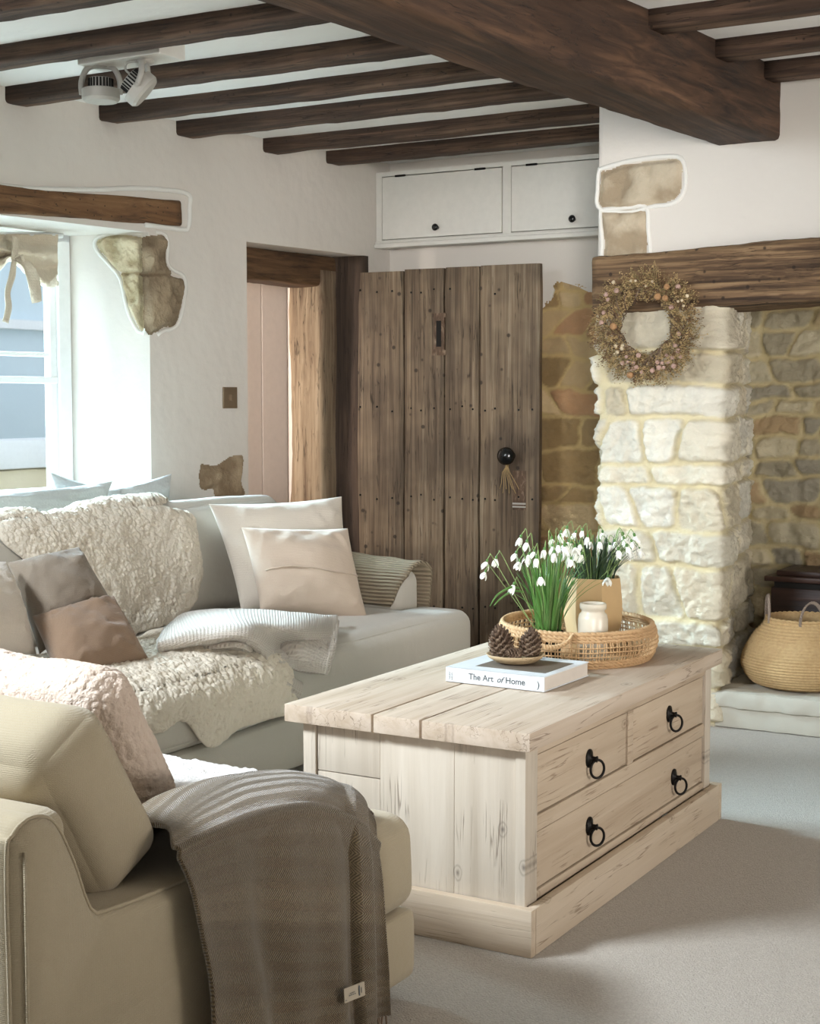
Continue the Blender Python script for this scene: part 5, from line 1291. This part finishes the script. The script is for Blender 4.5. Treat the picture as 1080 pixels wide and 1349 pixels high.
plant(pl, (p1_[0], p1_[1], 0), TZ + .075, .835, .038, 78, 26, 'leaf', 5, tg)
g = G()
for pts in ([pd(684, 775, 3.95), pd(672, 774, 3.9), pd(655, 784, 3.88), pd(645, 799, 3.87)], [pd(690, 780, 3.95), pd(675, 779, 3.92), pd(660, 788, 3.9), pd(650, 798, 3.89)]): ribbon(g, pts, [.004, .006, .005, .001], (0, 0, 1), 20)
g.build('leaf', 'leaf', pl, mods=[('SOLIDIFY', dict(thickness=.0006))], normals=False)
D2 = 4.22; p2_ = FWD * D2 + RGT * (784 - 540) / F * D2
p2t = thing('snowdrop_plant', (p2_[0], p2_[1], TZ + .006), 'snowdrops with dark leaves growing in the tan faceted pot', 'plant')
g = G(); NF = 7
def facet(r, z, a): m = 2 * PI / NF; q_ = (a % m) - m / 2; return r * math.cos(m / 2) / math.cos(q_) * 1.03
g.lathe([(0, 0), (.058, 0), (.070, .03), (.082, .09), (.083, .13), (.078, .185), (.0755, .203), (.070, .203), (.070, .18), (0, .178)], (p2_[0], p2_[1], TZ + .006), 56, fn=facet); g.build('pot', 'clay', p2t, smooth='auto')
g = G().lathe([(.069, .17), (.04, .188), (0, .19)], (p2_[0], p2_[1], TZ + .006), 24); g.build('soil', 'soil', p2t)
tg = [pd(800, 758, 4.1), pd(762, 700, 4.2), pd(750, 694, 4.22), pd(742, 700, 4.2), pd(770, 697, 4.2), pd(765, 715, 4.15), pd(752, 712, 4.15), pd(780, 712, 4.2), pd(786, 716, 4.2), pd(800, 716, 4.22), pd(806, 712, 4.2), pd(818, 708, 4.2), pd(828, 712, 4.2), pd(835, 718, 4.2), pd(838, 722, 4.2), pd(822, 718, 4.15), pd(812, 722, 4.15), pd(755, 725, 4.12), pd(768, 728, 4.12), pd(832, 704, 4.25), pd(776, 705, 4.2)]
plant(p2t, (p2_[0], p2_[1], 0), TZ + .19, .845, .058, 84, 34, 'leafd', 6, tg, 1.0)

# ================================================================== HEARTH: BASKET AND TRUNK
kc = (-1.525, 5.53, .139)
sb = thing('belly_basket', kc, 'round-bellied seagrass basket with rope handles standing on the stone hearth', 'basket')
zb_s = np.linspace(0, 1, 110)
prof_ = curve([(.145, 0, 0), (.19, .018, 0), (.222, .07, 0), (.218, .12, 0), (.185, .185, 0), (.15, .225, 0), (.135, .25, 0)], 110)
def bf(r, z, a): return r * (1 + .014 * math.sin(z * 2 * PI / .0105) * (1) + .006 * math.sin(a * 60 + z * 500))
g = G(); g.lathe([(0, 0)] + [(p[0], p[1]) for p in prof_] + [(.126, .25), (.14, .22), (.2, .12), (.2, .06), (.13, .015), (0, .014)], kc, 150, fn=bf); g.build('basket_body', 'straw', sb)
g = G(); g.tube([np.array(kc) + np.array([math.cos(a) * .134, math.sin(a) * .134, .252 + .002 * math.sin(a * 40)]) for a in np.linspace(0, 2 * PI, 160)[:-1]], .0055, 6, closed=True); g.build('rim', 'straw', sb)
for (a0, col_, h_) in ((math.radians(205), 'rope', .095), (math.radians(-62), 'rope', .085), ):
    c_ = np.array(kc) + np.array([math.cos(a0) * .132, math.sin(a0) * .132, .24]); tn = np.array([-math.sin(a0), math.cos(a0), 0]); g = G()
    pts = np.array([c_ + tn * math.cos(q_) * .042 + np.array([0, 0, math.sin(q_) * h_]) for q_ in np.linspace(-.1, PI + .1, 70)])
    for ph in (0, 2.1, 4.2):
        t_ = np.linspace(0, 55, 70) + ph; g.tube(pts + np.stack([np.cos(t_), np.sin(t_), np.sin(t_ + 1.5)], 1) * .003, .0035, 6)
    g.build('handle', col_, sb)
tk = thing('trunk', (-1.2, 5.88, .137), 'dark wooden trunk standing on the hearth behind the basket', 'trunk')
g = G(); g.box((-1.715, 5.745, .137), (-.75, 6.0, .47), .004); g.build('trunk_body', 'wine', tk, smooth='auto')
g = G(); g.box((-1.735, 5.72, .495), (-.73, 6.01, .515), .004); g.box((-1.7, 5.76, .515), (-.77, 6.0, .535), .006); g.box((-1.70, 5.75, .468), (-.77, 5.99, .497), .002); g.build('lid', 'wine', tk, smooth='auto')
g = G(); g.box((-1.70, 5.738, .47), (-.77, 5.75, .493)); g.build('lid_gap', 'dark', tk, smooth=False)

# ================================================================== WREATH
wc = at(851, 430, y=YC - .115); wc = np.array([wc[0], YC - .115, wc[2]])
wr_ = thing('dried_wreath', wc, 'round dried flower wreath hanging on the mantel beam and stone pier', 'wreath')
R0 = .142
wp = lambda a, r=R0, h=0.: wc + np.array([math.cos(a) * r, -h, math.sin(a) * r])
r3_ = random.Random(9); g = G()
for k in range(16):
    ph = r3_.uniform(0, 6); rr_ = r3_.uniform(.008, .042); m_ = r3_.choice([3, 4, 5]); g.tube([wp(a, R0 + rr_ * math.cos(a * m_ + ph) * .9 - .012, rr_ * math.sin(a * m_ + ph)) for a in np.linspace(0, 2 * PI, 90)[:-1]], .0022, 5, closed=True)
g.build('twig_ring', 'cone', wr_)
MS = {'sprigg': plain('olive_dried_sprig', '94825a', .9), 'sprigb': plain('brown_dried_sprig', '7d6044', .9), 'sprigc': plain('straw_dried_sprig', 'c4a878', .9)}
M.update(MS)
oct_ = [(1, 0, 0), (-1, 0, 0), (0, 1, 0), (0, -1, 0), (0, 0, 1), (0, 0, -1)]; of_ = [(0, 2, 4), (2, 1, 4), (1, 3, 4), (3, 0, 4), (2, 0, 5), (1, 2, 5), (3, 1, 5), (0, 3, 5)]
for mi_, (mk, N) in enumerate((('sprigg', 520), ('sprigb', 480), ('sprigc', 560))):
    g = G()
    for k in range(N):
        a = r3_.uniform(0, 2 * PI); ph = r3_.uniform(0, 2 * PI); q0 = .02
        b = wp(a, R0 + q0 * math.cos(ph), abs(q0 * math.sin(ph)))
        sw_ = np.array([-math.sin(a), 0, math.cos(a)]) * r3_.uniform(-.2, 1.0)
        d = np.array([math.cos(a), 0, math.sin(a)]) * math.cos(ph) + np.array([0, -1, 0]) * abs(math.sin(ph)) * .8 + sw_ + np.array([r3_.gauss(0, .3) for _ in range(3)]); d /= np.linalg.norm(d)
        L_ = r3_.uniform(.03, .068) * (1 if math.cos(ph) > -.2 else .5)
        e_ = b + d * L_; m_ = b + d * L_ * .5 + np.array([r3_.gauss(0, .004) for _ in range(3)]); g.tube([b, m_, e_], .0007, 3, cap=False)
        for j in range(r3_.randint(5, 9)):
            t_ = r3_.uniform(.35, 1.05); p = b + d * L_ * t_ + np.array([r3_.gauss(0, .0055) for _ in range(3)]); s_ = r3_.uniform(.0012, .0027)
            g.add([p + np.array(o_) * s_ * (1.6 if i < 2 else 1) for i, o_ in enumerate(oct_)], of_)
    o = g.build('dried_sprig', mk, wr_, normals=False); o['kind'] = 'stuff'
def blob(c, s, mat_, name):
    g = G(); d = np.array([c[0] - wc[0], -.6 * R0 * 2, c[2] - wc[2]]); d /= np.linalg.norm(d)
    g.lathe([(0, -s * .9), (s * .6, -s * .7), (s, 0), (s * .8, s * .6), (s * .35, s * .75), (s * .2, s * .5), (0, s * .45)], c, 10, ax=d); g.build(name, mat_, wr_)
M['pinkfl'] = plain('dusty_pink_dried_flower', 'b5968a', .9); M['creamfl'] = plain('cream_dried_flower', 'd3c2a4', .9); M['tanpod'] = plain('tan_seed_pod', 'a67f58', .9)
pos = [(801, 395, 0), (798, 388, 0), (812, 383, 0), (866, 391, 1), (876, 393, 1), (831, 370, 2), (837, 370, 2), (859, 371, 2), (851, 377, 2), (878, 378, 1), (811, 456, 2), (819, 459, 2), (813, 464, 2), (810, 467, 2), (820, 455, 2), (825, 470, 0), (827, 477, 0), (834, 478, 0), (833, 486, 0), (838, 484, 0), (830, 494, 1), (841, 468, 0), (866, 477, 0), (872, 478, 0), (874, 484, 0), (880, 477, 0), (885, 471, 0), (893, 462, 0), (887, 482, 0), (868, 484, 0), (859, 488, 0), (894, 440, 0), (900, 403, 2), (893, 397, 2), (898, 396, 2), (795, 412, 0), (792, 425, 0), (808, 430, 1), (893, 378, 0), (905, 390, 2), (889, 455, 0), (878, 468, 0), (896, 470, 0), (845, 490, 0), (820, 478, 0), (884, 405, 0), (808, 372, 2)]
for i, (px, py, k) in enumerate(pos):
    p = at(px, py, y=YC - .165); blob(p, [.0085, .0115, .0065][k] * (1 + .2 * math.sin(i * 7)), ['pinkfl', 'tanpod', 'creamfl'][k], 'dried_flower')
g = G(); hp = at(862, 343, y=YC - .09); g.tube([wp(PI / 2 - .2, R0 + .01, .0), hp + np.array([-.002, 0, -.02]), hp, hp + np.array([.006, 0, -.02]), wp(PI / 2 - .25, R0 + .01, .0)], .0014, 5); g.build('hanging_loop', 'twine', wr_)

# ================================================================== OUTSIDE THE WINDOW
g = G().box((-16, -4, -.3), (-5.65, 20, -.05)); M['grass'] = plain('garden_gravel', 'b8b29e', .95); struct(g.build('ground_outside', 'grass', smooth=False))
gw = thing('garden_wall', (-8.2, 9.4, -.05), 'pale stone garden wall outside the window', 'wall')
g = G(); roughbox(g, (-9.4, 4.0, -.05), (-9.1, 13, .62), .1, .03, 3, .05); M['outstone'] = plaster('pale_rubble', 'cfc2a2', 'e6dcc4'); g.build('wall_body', 'outstone', gw)
g = G(); g.box((-9.45, 4.0, .62), (-9.05, 13, .86), .02); g.build('coping', 'white', gw, smooth='auto')
nh = thing('neighbouring_house', (-13, 11, -.05), 'pale blue-grey house across the garden seen through the window', 'house')
M['bluewall'] = plaster('pale_blue_render', 'c4d4dc', 'd4e0e6'); M['bluedark'] = plain('blue_shutter', '9db6c6', .6)
g = G().box((-15, 4, -.05), (-12, 17, 5.5)); g.build('house_wall', 'bluewall', nh, smooth=False)
g = G().box((-12.0, 10.6, -.05), (-11.92, 11.3, 5.0)); g.build('corner_board', 'white', nh, smooth=False)
g = G().box((-12.0, 9.6, .6), (-11.95, 10.55, 1.6)); g.build('shutter', 'bluedark', nh, smooth=False)
g = G().box((-12.0, 6, 1.95), (-11.9, 15, 2.05)); g.build('string_course', 'white', nh, smooth=False)
